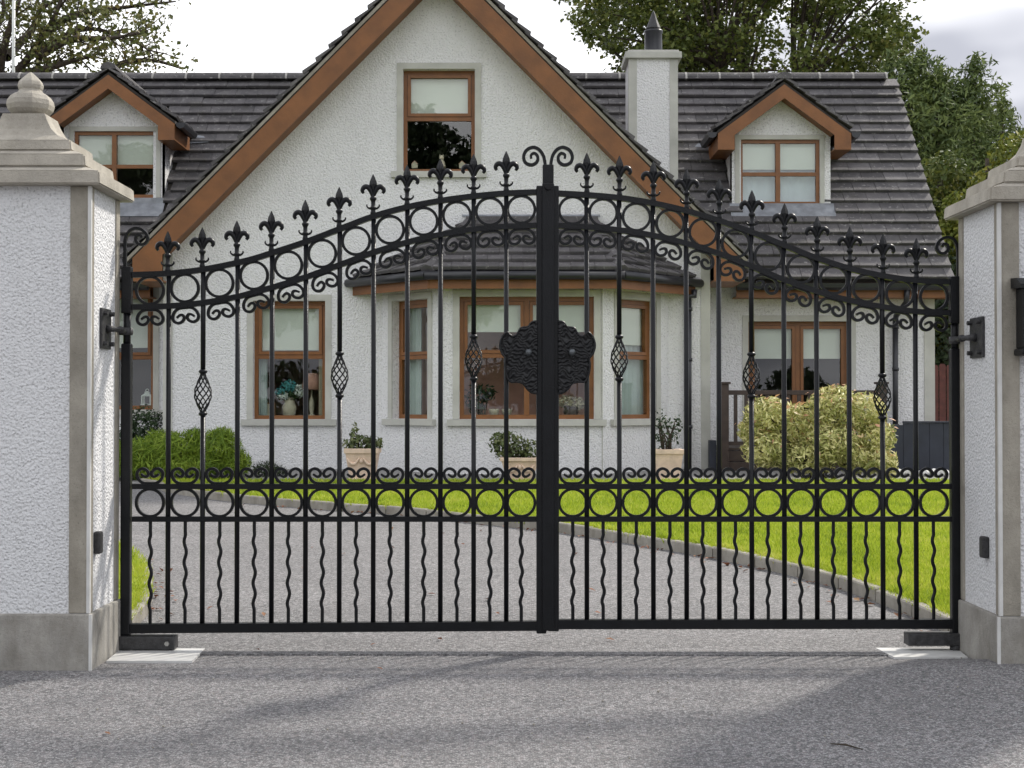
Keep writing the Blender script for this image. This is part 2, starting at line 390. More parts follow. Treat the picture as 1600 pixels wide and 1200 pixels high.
# the drive: fills between, its front edge stands a finger's height over the newer apron
mb = MB(); vs = []; ys = [6.322, 6.36, GATE_Y, 6.7, 7.0, 7.3, 7.6, 8, 10, 12, 14, 16.6, 19]; xs = [-9 + 0.3*i for i in range(61)]
for y in ys:
    for x in xs:
        yy = y - (0.012*math.sin(x*0.9+0.6)+0.02*(x*0.4)**2*(1 if abs(x) < 2.2 else 0) if y == 6.322 else 0)
        vs.append((x, yy, gz(y) + 0.004 + cross(x, y)))
nx = len(xs)
fs = [(j*nx+i, j*nx+i+1, (j+1)*nx+i+1, (j+1)*nx+i) for j in range(len(ys)-1) for i in range(nx-1)]
b0 = len(vs)
for i in range(nx): p = vs[i]; vs.append((p[0], p[1], p[2]-0.009))
fs += [(b0+i, b0+i+1, i+1, i) for i in range(nx-1)]
mb.add(vs, fs); drive = struct(mb.build('driveway', M['drive']))

def poly_sheet(name, mat, pts, dz):
    bm = bmesh.new(); vv = [bm.verts.new((x, y, gz(y) + dz)) for x, y in pts]
    f = bm.faces.new(vv); bmesh.ops.triangulate(bm, faces=[f])
    bmesh.ops.recalc_face_normals(bm, faces=bm.faces)
    if sum(f.normal.z for f in bm.faces) < 0: bmesh.ops.reverse_faces(bm, faces=bm.faces)
    me = bpy.data.meshes.new(name); bm.to_mesh(me); bm.free(); me.materials.append(mat); return struct(link(name, me))
lawn_poly = LE + [(9.5, 6.55), (9.5, 15.12)]
left_poly = LL + [(-9, 6.6), (-9, 12.2)]
poly_sheet('lawn', M['turf'], lawn_poly, 0.045)
poly_sheet('lawn', M['turf'], left_poly, 0.045)
path = poly_sheet('path', M['pebble'], [(-4.1, 15.2), (9.5, 15.2), (9.5, 18.6), (-4.1, 18.6)], 0.012)

def kerb(name, edge, side, L0=0.46):
    e = bpy.data.objects.new(name, None); COL.objects.link(e); struct(e)
    pts = [Vector((x, y, 0)) for x, y in edge]
    # resample
    seg = [0]
    for a, b in zip(pts, pts[1:]): seg.append(seg[-1] + (b-a).length)
    def P(s):
        for i in range(len(pts)-1):
            if s <= seg[i+1] or i == len(pts)-2:
                t = (s-seg[i])/max(1e-6, seg[i+1]-seg[i]); return pts[i].lerp(pts[i+1], min(1.0, t))
    s = 0.0
    while s < seg[-1]-0.1:
        a = P(s); b = P(min(seg[-1], s+L0-0.010)); d = (b-a).normalized(); n = Vector((-d.y, d.x, 0))*side
        jit = random.uniform(-0.004, 0.004)
        mb = MB(); w = 0.055
        q = [a-n*0.006, b-n*0.006, b+n*w, a+n*w]
        lo = [Vector((p.x, p.y, gz(p.y)-0.03)) for p in q]; hi = [Vector((p.x, p.y, gz(p.y)+0.075+jit+cross(p.x, p.y))) for p in q]
        bm = bmesh.new(); vv = [bm.verts.new(p) for p in lo+hi]
        for f in [(0,3,2,1),(4,5,6,7),(0,1,5,4),(1,2,6,5),(2,3,7,6),(3,0,4,7)]: bm.faces.new([vv[i] for i in f])
        bmesh.ops.recalc_face_normals(bm, faces=bm.faces)
        bmesh.ops.bevel(bm, geom=[ed for ed in bm.edges if all(v.co.z > 0.02+gz(v.co.y) for v in ed.verts)], offset=0.008, segments=1, affect='EDGES')
        me = bpy.data.meshes.new('kerb_stone'); bm.to_mesh(me); bm.free(); me.materials.append(M['kerb'])
        link('kerb_stone', me, e); s += L0
    return e
kerb('kerb', LE, -1 if False else 1)
kerb('kerb', LL, -1)

def inside(poly, X, Y):
    n = len(poly); c = np.zeros(len(X), bool)
    for i in range(n):
        x1, y1 = poly[i]; x2, y2 = poly[(i+1) % n]
        cond = ((y1 > Y) != (y2 > Y))
        with np.errstate(divide='ignore', invalid='ignore'):
            xi = (x2-x1)*(Y-y1)/((y2-y1) if y2 != y1 else 1e-9)+x1
        c ^= cond & (X < xi)
    return c
def np_mesh(name, verts, loops, size, mat, parent=None):
    """many alike polygons of the same size at once"""
    me = bpy.data.meshes.new(name); nv = len(verts); nf = len(loops)//size
    me.vertices.add(nv); me.vertices.foreach_set('co', verts.astype(np.float32).ravel())
    me.loops.add(len(loops)); me.loops.foreach_set('vertex_index', loops.astype(np.int32))
    me.polygons.add(nf); me.polygons.foreach_set('loop_start', (np.arange(nf)*size).astype(np.int32))
    me.update(calc_edges=True); me.materials.append(mat); return link(name, me, parent)
rng = np.random.default_rng(5)
def grass(name, poly, spec):
    VV = []; 
    for (x0, x1, y0, y1, dens, h) in spec:
        n = int((x1-x0)*(y1-y0)*dens); X = rng.uniform(x0, x1, n); Y = rng.uniform(y0, y1, n)
        k = inside(poly, X, Y); X = X[k]; Y = Y[k]; n = len(X)
        Z = np.array([gz(y) for y in Y]) + 0.042
        a = rng.uniform(0, 2*np.pi, n); hh = h*rng.uniform(0.55, 1.25, n); w = 0.0035*rng.uniform(0.7, 1.5, n)*(1+Y/9)
        la = rng.uniform(0, 2*np.pi, n); ll = hh*rng.uniform(0.1, 0.8, n)
        p0 = np.stack([X-np.cos(a)*w, Y-np.sin(a)*w, Z], 1); p1 = np.stack([X+np.cos(a)*w, Y+np.sin(a)*w, Z], 1)
        p2 = np.stack([X+np.cos(la)*ll, Y+np.sin(la)*ll, Z+hh], 1)
        VV.append(np.stack([p0, p1, p2], 1).reshape(-1, 3))
    V = np.concatenate(VV); o = np_mesh(name, V, np.arange(len(V)), 3, M['grass']); o['kind'] = 'stuff'; return o
grass('grass', lawn_poly, [(-4, 3.6, 6.5, 9.5, 9000, 0.042), (3.6, 9.4, 6.5, 9.5, 2500, 0.042), (5.2, 9.4, 9.5, 12.2, 2000, 0.042), (7, 9.4, 12.2, 15.1, 2000, 0.042), (-4, 5.2, 9.5, 12.2, 5500, 0.042), (-4.2, 7, 12.2, 15.1, 3200, 0.042)])
def edge_tufts(edge, side, n):
    P = np.array(edge); k = rng.integers(0, len(P)-1, n); t = rng.uniform(0, 1, (n, 1)); A = P[k]*(1-t)+P[k+1]*t
    d = P[k+1]-P[k]; d /= np.linalg.norm(d, axis=1)[:, None]; nn = np.stack([-d[:, 1], d[:, 0]], 1)*side
    A = A + nn*(0.045+np.abs(rng.normal(0, 0.05, (n, 1)))) ; keep = A[:, 1] < 15.0; A = A[keep]; n = len(A)
    clump = 0.5+0.5*np.sin(A[:, 0]*9+A[:, 1]*13)*np.sin(A[:, 1]*31)
    Z = np.array([gz(y) for y in A[:, 1]])+0.05; h = 0.035+0.05*rng.uniform(0, 1, n)*clump; a = rng.uniform(0, 6.28, n); w = 0.0045*(1+A[:, 1]/12)
    la = rng.uniform(0, 6.28, n); ll = h*rng.uniform(0.2, 1.1, n)
    p0 = np.stack([A[:, 0]-np.cos(a)*w, A[:, 1]-np.sin(a)*w, Z], 1); p1 = np.stack([A[:, 0]+np.cos(a)*w, A[:, 1]+np.sin(a)*w, Z], 1)
    p2 = np.stack([A[:, 0]+np.cos(la)*ll, A[:, 1]+np.sin(la)*ll, Z+h], 1)
    V = np.stack([p0, p1, p2], 1).reshape(-1, 3); o = np_mesh('grass', V, np.arange(len(V)), 3, M['grass']); o['kind'] = 'stuff'
edge_tufts(LE, 1, 9000); edge_tufts(LL, -1, 4000)
grass('grass', left_poly, [(-3.6, -1.7, 6.6, 9.2, 8500, 0.045), (-5.5, -2.2, 9.2, 12, 4000, 0.045)])

# ------------------------------------------------------------------ gate pillars
def cap_prism(mb, hx0, hx1, hy0, hy1, z0, z1, tx=0.0):
    """slab whose top is smaller than its foot by tx"""
    v = [(hx0,hy0,z0),(hx1,hy0,z0),(hx1,hy1,z0),(hx0,hy1,z0),(hx0+tx,hy0+tx,z1),(hx1-tx,hy0+tx,z1),(hx1-tx,hy1-tx,z1),(hx0+tx,hy1-tx,z1)]
    mb.add(v, [(0,3,2,1),(4,5,6,7),(0,1,5,4),(1,2,6,5),(2,3,7,6),(3,0,4,7)])
def pillar(label, x0, x1, y0, y1, inner, zt=1.975):
    """x0..x1, y0..y1 the shaft; inner = +1 when the opening lies towards +x"""
    zp = 0.20
    t = thing('gate_pillar', label, 'gate pillar', ((x0+x1)/2, y0, 0), 'pillars either side of the gate')
    ox, oy = (x0+x1)/2, y0
    def bld(mb, name, mat):
        mb.v = [(a-ox, b-oy, c) for a, b, c in mb.v]; return mb.build(name, mat, t)
    s = MB(); s.box(x0, x1, y0, y1, zp, zt); bld(s, 'shaft', M['pillar'])
    # smooth quoin strips on each corner, front and side, proud of the roughcast
    q = 0.080; pr = 0.007
    for cx, sg in ((x0, 1), (x1, -1)):
        s = MB(); a, b = sorted((cx - sg*pr, cx + sg*q)); s.bbox(a, b, y0-pr, y0+q*0.62, zp+0.001, zt-0.001, 0.006); bld(s, 'quoin', M['stone'])
    bx = x1 if inner > 0 else x0
    a, b = sorted((bx+inner*pr, bx-inner*0.05)); s = MB(); s.bbox(a, b, y1-0.055, y1+0.004, zp+0.001, zt-0.001, 0.006); bld(s, 'quoin', M['stone'])
    s = MB(); a, b = sorted((bx+inner*0.010, bx-inner*0.004)); s.box(a, b, y0-0.012, y0+0.004, zp+0.002, zt-0.002); bld(s, 'corner_bead', M['white_paint'])
    s = MB(); a, b = sorted((bx+inner*0.021, bx+inner*0.009)); s.box(a, b, y0-0.021, y0-0.010, -0.1, zp-0.002); bld(s, 'corner_bead', M['white_paint'])
    s = MB(); s.bbox(x0-0.018, x1+0.018, y0-0.018, y1+0.018, -0.12, zp, 0.008); bld(s, 'plinth', M['plinth'])
    # stepped cap
    cx, cy = (x0+x1)/2, (y0+y1)/2; hx, hy = (x1-x0)/2, (y1-y0)/2
    e = 0.057
    def slab(name, k, za, zb, tp):
        s = MB(); cap_prism(s, cx-(hx+e)*k, cx+(hx+e)*k, cy-(hy+e)*k, cy+(hy+e)*k, za, zb, tp)
        bm = bmesh.new(); vv = [bm.verts.new(v) for v in s.v]
        for f in s.f: bm.faces.new([vv[i] for i in f])
        bmesh.ops.bevel(bm, geom=bm.edges[:], offset=0.006, segments=2, affect='EDGES')
        m2 = MB(); bm.verts.index_update(); m2.add([v.co for v in bm.verts], [[v.index for v in f.verts] for f in bm.faces]); bm.free()
        bld(m2, name, M['cap'])
    slab('cap_slab', 1.0, zt, zt+0.058, 0.004)
    slab('cap_slab', 0.955, zt+0.058, zt+0.082, 0.055)
    slab('cap_slab', 0.80, zt+0.082, zt+0.135, 0.006)
    slab('cap_slab', 0.765, zt+0.135, zt+0.158, 0.05)
    slab('cap_slab', 0.60, zt+0.158, zt+0.205, 0.006)
    # concave pyramid neck up to the finial
    s = MB(); prof = [(0.56, 0.205), (0.47, 0.232), (0.40, 0.262), (0.36, 0.30), (0.35, 0.33)]
    vs = []; fs = []
    for i, (k, z) in enumerate(prof):
        wx, wy = (hx+e)*k*(0.92 if i else 1), (hy+e)*k*(0.92 if i else 1); w = min(wx, wy)*1.0
        wx = wx + (w-wx)*i/4; wy = wy + (w-wy)*i/4
        vs += [(cx-wx, cy-wy, zt+z), (cx+wx, cy-wy, zt+z), (cx+wx, cy+wy, zt+z), (cx-wx, cy+wy, zt+z)]
    for i in range(4):
        for j in range(4): fs.append((i*4+j, i*4+(j+1) % 4, (i+1)*4+(j+1) % 4, (i+1)*4+j))
    fs.append((16, 17, 18, 19)); s.add(vs, fs); bld(s, 'cap_neck', M['cap'])
    # finial: squashed ball, collar, small knob with a tip
    s = MB(); z0 = zt+0.325
    s.lathe([(0.062, 0.0), (0.072, 0.012), (0.082, 0.02), (0.094, 0.034), (0.1, 0.054), (0.097, 0.074), (0.084, 0.094), (0.066, 0.107), (0.052, 0.113),
             (0.048, 0.122), (0.052, 0.13), (0.054, 0.142), (0.050, 0.156), (0.040, 0.168), (0.024, 0.184), (0.010, 0.196), (0.004, 0.2)], 8, (cx, cy, z0), False, rot=R(22.5))
    bld(s, 'finial', M['cap'])
    return t, bld
LPX0, LPX1, LPY0 = -2.40, -1.757, 5.98
RPX0, RPX1, RPY0 = 2.0, 2.66, 5.90
lp, lbld = pillar('left gate pillar in white roughcast, its ball finial wholly in view above the stepped stone cap', LPX0, LPX1, LPY0, 6.42, 1)
rp, rbld = pillar('right gate pillar in white roughcast with the black letter box fixed to its front', RPX0, RPX1, RPY0, 6.42, -1, 1.895)
def hinge(bld, bx, inner, y, z, gx, hw):
    s = MB(); a, b = sorted((bx, bx+inner*0.012)); s.bbox(a, b, y-hw, y+hw, z-0.087, z+0.087, 0.004); bld(s, 'hinge_plate', M['black_dull'])
    for dy in (-hw*0.68, hw*0.68):
        for dz in (-0.065, 0.065):
            s = MB(); s.tube([(bx+inner*0.010, y+dy, z+dz), (bx+inner*0.03, y+dy, z+dz)], 0.011, 6, False); bld(s, 'bolt', M['black_dull'])
    s = MB(); s.tube([(bx+inner*0.01, y, z), (bx+inner*0.03, y, z), (bx+inner*0.05, y+0.05, z), (gx, GATE_Y, z)], [0.02, 0.014, 0.010, 0.010], 8)
    s.lathe([(0.001, -0.016), (0.015, -0.012), (0.019, 0), (0.015, 0.012), (0.001, 0.016)], 10, (bx+inner*0.05, y+0.07, z)); bld(s, 'hinge_arm', M['black_dull'])
    s = MB(); s.lathe([(0.031, -0.016), (0.033, 0), (0.031, 0.016)], 12, (gx, GATE_Y, z)); bld(s, 'hinge_collar', M['black_dull'])
HZ_ = at(0, 518, GATE_Y).z
GXL = at(198.5, 0, GATE_Y).x; GXR = at(1491.5, 0, GATE_Y).x
hinge(lbld, LPX1, 1, 6.20, HZ_, GXL, 0.07)
hinge(rbld, RPX0, -1, 6.17, at(0, 528, 6.2).z, GXR, 0.085)
s = MB(); s.bbox(LPX1-0.002, LPX1+0.03, 6.05, 6.10, at(0, 865, 6.08).z, at(0, 830, 6.08).z, 0.01); lbld(s, 'gate_sensor', M['black_dull'])
s = MB(); s.bbox(RPX0-0.03, RPX0+0.002, 6.04, 6.09, at(0, 872, 6.06).z, at(0, 838, 6.06).z, 0.01); rbld(s, 'gate_sensor', M['black_dull'])

lb = thing('letter_box', 'black metal letter box on the front of the right pillar, cut by the frame edge', 'letter box', (2.22, 5.85, 1.0))
def lbb(mb, n): mb.v = [(a-2.22, b-5.85, c-1.0) for a, b, c in mb.v]; return mb.build(n, M['black'], lb)
zb0, zb1 = at(0, 556, 5.85).z, at(0, 438, 5.85).z
lbb(MB().bbox(2.062, 2.40, 5.80, 5.893, zb0+0.03, zb1-0.03, 0.008), 'box_body')
lbb(MB().bbox(2.052, 2.41, 5.785, 5.893, zb0, zb0+0.03, 0.01), 'box_base')
s = MB(); s.prism([(2.043, 5.895, zb1+0.012), (2.043, 5.83, zb1+0.008), (2.043, 5.775, zb1-0.02), (2.043, 5.775, zb1-0.036), (2.043, 5.895, zb1-0.03)], (0.376, 0, 0)); lbb(s, 'box_lid')
lbb(MB().bbox(2.11, 2.35, 5.792, 5.80, zb0+0.05, zb1-0.08, 0.004), 'box_door')

# ------------------------------------------------------------------ the gate
S = 1/350.0
def gp(px, py, dy=0.0):
    p = at(px, py, GATE_Y); return Vector((p.x, GATE_Y + dy, p.z))
BOT = {'l': 986, 'r': 979}
# shared meshes (origin at their own foot or centre)
def ring_mesh():
    r = 21.3*S; pts = [(r*math.cos(a), 0, r*math.sin(a)) for a in [2*math.pi*i/32 for i in range(33)]]
    return MB().tube(pts, 0.0062, square=True, cap=False, ry=0.008).mesh('ring', M['black'])
RING = ring_mesh()
def scroll_mesh():
    half = [(0,-0.3),(9.5,0.3),(16.6,5),(20.2,13),(18.3,19.8),(11.8,23),(5.2,20.4),(2.4,15.2),(4.4,11),(8.8,10.8),(14,14.5)]
    h = spline([(x*S, 0, y*S) for x, y in half], 4)
    path = [Vector((-p.x, 0, p.z)) for p in h[::-1]][:-1] + h
    n = len(path); rr = [0.0064*(0.72 + 0.28*min(1, min(i, n-1-i)/8)) for i in range(n)]
    return MB().tube(path, rr, square=True, ry=0.0075).mesh('scroll', M['black'])
SCROLL = scroll_mesh()
def finial_mesh():
    m = MB(); u = S
    m.lathe([(4.2*u, 0), (4.6*u, 2*u), (3.8*u, 5*u), (3.6*u, 8*u), (5*u, 9.5*u), (5*u, 11*u), (3.4*u, 12.5*u), (3.4*u, 20*u), (4.2*u, 22*u), (5.4*u, 23.5*u),
             (5.4*u, 26*u), (4*u, 27.5*u), (3.2*u, 29*u), (2.8*u, 31*u)], 10)
    m.lathe([(2.8*u, 30*u), (3.2*u, 33*u), (4.8*u, 41*u), (6.1*u, 47*u), (5.2*u, 52*u), (2.8*u, 58*u), (0.5*u, 63*u)], 4, smooth=False, sy=0.75)
    for sg in (-1, 1):
        p = spline([(sg*1.2*u, 0, 29*u), (sg*3.2*u, 0, 35*u), (sg*6.5*u, 0, 41*u), (sg*11*u, 0, 43.5*u), (sg*15.4*u, 0, 41*u), (sg*16.8*u, 0, 36.5*u), (sg*14.6*u, 0, 33.2*u)], 3)
        n = len(p); m.tube(p, [u*(2.5 + 1.7*math.sin(math.pi*min(1, i/(n-1)*1.05))) for i in range(n)], 7)
        p = spline([(sg*2*u, 0, 9*u), (sg*6*u, 0, 9.4*u), (sg*9.6*u, 0, 12.6*u), (sg*9.4*u, 0, 15.6*u)], 3)
        n = len(p); m.tube(p, [u*(2.2 - 1.1*i/(n-1)) for i in range(n)], 6)
    return m.mesh('finial', M['black'])
FINIAL = finial_mesh()
def basket_mesh():
    m = MB(); u = S; H = 66*u
    for k in range(8):
        pts = []
        for i in range(19):
            t = i/18; r = (2.6 + 10.6*math.sin(math.pi*(t**0.92))**1.5)*u; a = 2*math.pi*k/8 + t*R(230)
            pts.append((r*math.cos(a), r*math.sin(a), -H/2 + t*H))
        m.tube(pts, 0.0033, 5)
    for z in (-H/2, H/2):
        m.lathe([(3.4*u, z-4*u), (6*u, z-2*u), (7*u, z), (6*u, z+2*u), (3.4*u, z+4*u)], 12)
    return m.mesh('basket', M['black'])
BASKET = basket_mesh()
def bar_mesh(h, name='bar', r=0.0112): return MB().tube([(0,0,0),(0,0,h)], r, 10).mesh(name, M['black'])
def wavy_mesh(h):
    pts = []; N = 64
    for i in range(N+1):
        t = i/N; w = sstep(0.12, 0.20, t)*(1-sstep(0.82, 0.90, t))
        pts.append((-1.75*S*w*math.sin(t*2*math.pi*5+math.pi/2), 0, t*h))
    return MB().tube(pts, 0.0078, 8).mesh('wavy_bar', M['black'])

TOP_L = [(207,429.5),(262,427.5),(316,421.5),(370,411),(400,403.5),(425,395.5),(477,378.5),(530,358.5),(583,338.5),(636,324),(688,314),(740,307),(790,302.5),(840,300.5)]
LOW_L = [(207,480),(262,478.5),(316,473.5),(370,464),(400,456),(425,449.5),(477,433.5),(530,414.5),(583,395),(636,379),(688,367),(740,359),(790,354.5),(840,352.5)]
TOP_R = [(872,302.5),(917,305),(968,309.5),(1021,318),(1073,330),(1124,345.5),(1175,363.5),(1226,384),(1277,404),(1328,420),(1380,431.5),(1432,438.5),(1486,441)]
LOW_R = [(872,353),(917,355),(968,360),(1021,368.5),(1073,381),(1124,397),(1175,417),(1226,438),(1277,456),(1328,470),(1380,480),(1432,487),(1486,489.5)]
def yat(c, x):
    for (a, b), (c1, d) in zip(c, c[1:]):
        if x <= c1: return b + (d-b)*(x-a)/(c1-a)
    return c[-1][1]
def leaf(side):
    Lf = side == 'l'
    label = ('left leaf of the black wrought iron gate, hung beside the ball finial pillar' if Lf else
             'right leaf of the black wrought iron gate, with twin scroll above its meeting post')
    org = gp(198.5 if Lf else 1491.5, 1005); org.z = 0
    t = thing('gate_leaf', label, 'gate', org, 'leaves of the double gate')
    def put(mb, name, mat=None): mb.v = [(a-org.x, b-org.y, c-org.z) for a, b, c in mb.v]; return mb.build(name, mat or M['black'], t)
    def place(me, p, rot=None):
        o = link(me.name.split('.')[0], me, t, Vector(p) - org)
        if rot: o.rotation_euler = rot
        return o
    top, low = (TOP_L, LOW_L) if Lf else (TOP_R, LOW_R)
    bars = [262,316,370,424,477,530,583,636,688,740,791] if Lf else [917,968,1021,1073,1124,1175,1226,1277,1328,1380,1432]
    xa, xb = (207, 840) if Lf else (870, 1486)
    # rails
    for c in (top, low):
        put(MB().tube(spline([gp(x, y) for x, y in c], 5), 0.0125, square=True, ry=0.015), 'rail')
    for y in (760, 811): put(MB().tube([gp(xa, y), gp(xb, y)], 0.0115, square=True, ry=0.015), 'rail')
    bl, br = (988, 983) if Lf else (981.5, 980)
    a = gp(xa-2, bl-6.5); b = gp(xb+2, br-5.5)
    m = MB(); m.tube([a, b], 0.0205, square=True, ry=0.02); put(m, 'bottom_rail')
    # hinge stile, narrowed where the hinge collar clasps it, and meeting stile
    hx = 198.5 if Lf else 1491.5
    w = 7.6*S; ztop = gp(hx, 417 if Lf else 432).z; z1 = gp(hx, 490 if Lf else 506).z; z2 = gp(hx, 537 if Lf else 545).z; zbm = gp(hx, 992).z
    g = gp(hx, 500)
    put(MB().bbox(g.x-w, g.x+w, GATE_Y-w, GATE_Y+w, z1, ztop, 0.004), 'hinge_stile')
    put(MB().bbox(g.x-w, g.x+w, GATE_Y-w, GATE_Y+w, zbm, z2, 0.006), 'hinge_stile')
    put(MB().tube([(g.x, GATE_Y, z2-0.01), (g.x, GATE_Y, z1+0.01)], 0.017, 12), 'hinge_pin')
    mx0, mx1 = (838, 853.6) if Lf else (856.2, 873)
    p0 = gp(mx0, 989 if Lf else 985.5); p1 = gp(mx1, 291)
    put(MB().bbox(p0.x, p1.x, GATE_Y-0.024, GATE_Y+0.024, p0.z, p1.z, 0.006), 'meeting_stile')
    if not Lf:
        q0 = gp(847, 984); q1 = gp(865.5, 288)
        put(MB().bbox(q0.x, q1.x, GATE_Y-0.036, GATE_Y-0.0245, q0.z, q1.z, 0.004), 'cover_strip')
        u0 = gp(847.8, 300); u1 = gp(865, 258)
        put(MB().bbox(u0.x, u1.x, GATE_Y-0.022, GATE_Y+0.026, p1.z+0.001, u1.z, 0.004), 'latch_post')
        put(MB().tube([gp(856, 294, -0.03), gp(856, 294, -0.05)], 0.014, 12), 'latch_stud')
        for sg in (1, -1):
            pp = [(4,260),(5.2,252),(7.5,243),(14,234),(23.5,230.5),(33.5,235),(38,245),(35,254.5),(25.5,258),(17.5,253.5),(16,245.5),(20.5,239.8),(26.2,242),(26.2,248)]
            pts = spline([gp(856.2+sg*x, y) for x, y in pp], 5); n = len(pts)
            put(MB().tube(pts, [0.0072*(1-0.3*max(0, (i/n-0.7)/0.3)) for i in range(n)], square=True, ry=0.008), 'top_scroll')
    # uprights with their finials, rings, scrolls, wavy bars
    for i, x in enumerate(bars):
        yb = bl + (br-bl)*(x-xa)/(xb-xa) - 10
        p = gp(x, yb); h = gp(x, yat(top, x)).z - p.z
        bar_basket = {316: 613.5, 530: 585.5, 740: 559, 968: 559.5, 1175: 586.5, 1380: 619.5}.get(x)
        if bar_basket:
            zc = gp(x, bar_basket).z - p.z; hh = 36*S
            place(bar_mesh(zc-hh), p); place(bar_mesh(h-zc-hh), (p.x, p.y, p.z+zc+hh))
            place(BASKET, (p.x, p.y, p.z+zc), (0, 0, random.uniform(0, 6)))
        else: place(bar_mesh(h), p)
        q = gp(x, yat(top, x)-3.5); place(FINIAL, q, (0, 0, R(random.uniform(-5, 5))))
    ed = [xa] + bars + [xb]
    if Lf: ed[-1] = 838
    else: ed[0] = 873
    for a, b in zip(ed, ed[1:]):
        xm = (a+b)/2
        place(RING, gp(xm, (yat(top, xm)+yat(low, xm))/2))
        place(RING, gp(xm, 785.5))
        sl = (yat(low, xm+20)-yat(low, xm-20))/40
        o = place(SCROLL, gp(xm, yat(low, xm)+5.2), (math.pi, math.atan(sl)*1.0, 0)); o.rotation_euler = (math.pi, 0, 0)
        o.rotation_euler = Matrix.Rotation(math.atan(sl), 4, 'Y').to_3x3().__matmul__(Matrix.Rotation(math.pi, 3, 'X')).to_euler()
        place(SCROLL, gp(xm, 755.2))
        yb = bl + (br-bl)*(xm-xa)/(xb-xa) - 10
        pb = gp(xm, yb); place(wavy_mesh(gp(xm, 813).z - pb.z), pb)
    # top scroll on the hinge stile
    sg = 1 if Lf else -1; bx = 195.5 if Lf else 1497; dy = 0 if Lf else 14
    pp = [(0,418),(0,400),(0,382),(1.5,371),(7,361.5),(16,357),(26,359),(33.5,366),(35.5,374.5),(30,381.5),(22,381.5),(17,375.5),(18.5,368.8),(24.5,367.8),(26.5,372)]
    pts = spline([gp(bx+sg*x*(1 if Lf else 0.95), y+dy) for x, y in pp], 5); n = len(pts)
    put(MB().tube(pts, 0.0065, square=True, ry=0.009), 'top_scroll')
    # half of the cast plaque either side of the post
    half = [(871,502),(880,504),(886,511),(897,513),(903,523),(910,526),(916,521.5),(919,519.5),(926,527),(929.5,540),(926,553),(920.5,560),(921.5,570),(919.5,585),(914,596),(904,597),(894,599),(888,606.5),(880,613.5),(871,615)]
    if Lf: half = [(855.3*2-x, y) for x, y in half]
    HP = [gp(x, y) for x, y in half]; poly = [(p.x, p.z) for p in HP]
    st = 0.0036; x0 = min(p[0] for p in poly); x1 = max(p[0] for p in poly); z0 = min(p[1] for p in poly); z1_ = max(p[1] for p in poly)
    nx = int((x1-x0)/st)+1; nz_ = int((z1_-z0)/st)+1
    gx_, gz_ = np.meshgrid(x0+np.arange(nx)*st, z0+np.arange(nz_)*st)
    ins = inside(poly, gx_.ravel(), gz_.ravel()).reshape(gx_.shape)
    c_x = gp(855.3, 556).x; c_z = gp(855.3, 556).z
    dx = np.abs(gx_-c_x); dz = gz_-c_z
    ph = np.random.default_rng(3 if Lf else 4); 
    warp = 0.010*np.sin(dx*75+1.3*np.sin(dz*40))+0.007*np.sin(dx*140+dz*60+ph.uniform(0, 6))
    rid = np.sin((dz+warp)*2*np.pi/0.0165) + 0.5*np.sin(dx*2*np.pi/0.03+3*np.sin(dz*70))
    hgt = 0.0055*np.clip(rid, -0.6, 1.0) - 0.02*((dx/0.22)**2)
    m = MB(); idx = -np.ones(gx_.shape, int); k = 0; vs = []
    for j in range(nz_):
        for i in range(nx):
            vs.append((gx_[j, i], GATE_Y-0.030-hgt[j, i], gz_[j, i]))
    fs = []
    for j in range(nz_-1):
        for i in range(nx-1):
            if ins[j, i] and ins[j, i+1] and ins[j+1, i] and ins[j+1, i+1]:
                fs.append((j*nx+i, j*nx+i+1, (j+1)*nx+i+1, (j+1)*nx+i))
    m.add(vs, fs, True)
    m.prism([(p.x, GATE_Y-0.012, p.z) for p in HP], (0, 0.012, 0))
    m.tube(spline([(p.x, GATE_Y-0.02, p.z) for p in HP], 3), 0.0052, 6)
    pl = put(m, 'plaque', M['black_plaque'])
    kx = 825.5 if Lf else 893
    p = gp(kx, 552.5); kn = MB()
    kn.tube([(p.x, GATE_Y-0.035, p.z), (p.x, GATE_Y-0.055, p.z)], 0.012, 12)
    kn.lathe([(0.004, -0.014), (0.012, -0.010), (0.015, 0), (0.012, 0.010), (0.004, 0.014)], 10, (p.x, GATE_Y-0.068, p.z+0.004)); put(kn, 'knob', M['knob'])
    # bracket and pivot of the underground operator
    bx0, bx1 = (189, 276) if Lf else (1415, 1502)
    a = gp(bx0, 1013 if Lf else 1007); b = gp(bx1, 992 if Lf else 987.5)
    m = MB().bbox(a.x, b.x, GATE_Y-0.045, GATE_Y+0.035, a.z, b.z-0.001, 0.005); put(m, 'operator_arm', M['black_dull'])
    px_ = 198.5 if Lf else 1491
    g0 = gp(px_, 1000); put(MB().tube([(g0.x, GATE_Y-0.02, -0.03), (g0.x, GATE_Y-0.02, a.z)], 0.026, 12), 'pivot', M['black_dull'])
    px_ = 265 if Lf else 1430; g0 = gp(px_, 1003)
    put(MB().tube([(g0.x, GATE_Y-0.045, g0.z), (g0.x, GATE_Y-0.056, g0.z)], 0.011, 6), 'bolt', M['steel'] if Lf else M['black_dull'])
    return t
M['black_plaque'] = flat('black_cast_iron', (0.007, 0.0075, 0.009), 0.32, var=0.2, vs=20, spec=0.35)
M['knob'] = flat('worn_knob', (0.10, 0.11, 0.12), 0.35, 0.5, var=0.2)
leaf('l'); leaf('r')
def plate(px, label):
    pts = []
    for x, y in px:
        D = 6.3
        for _ in range(6): D = (ZC+0.03)*2250/(y-632)
        pts.append((at(x, y, D).x, D, -0.033 + 0))
    m = MB().prism(pts, (0, 0, 0.010)); o = m.build('operator_cover', M['white_paint']); return tag(o, label, 'cover plate', 'cover plates in the ground under the gate')
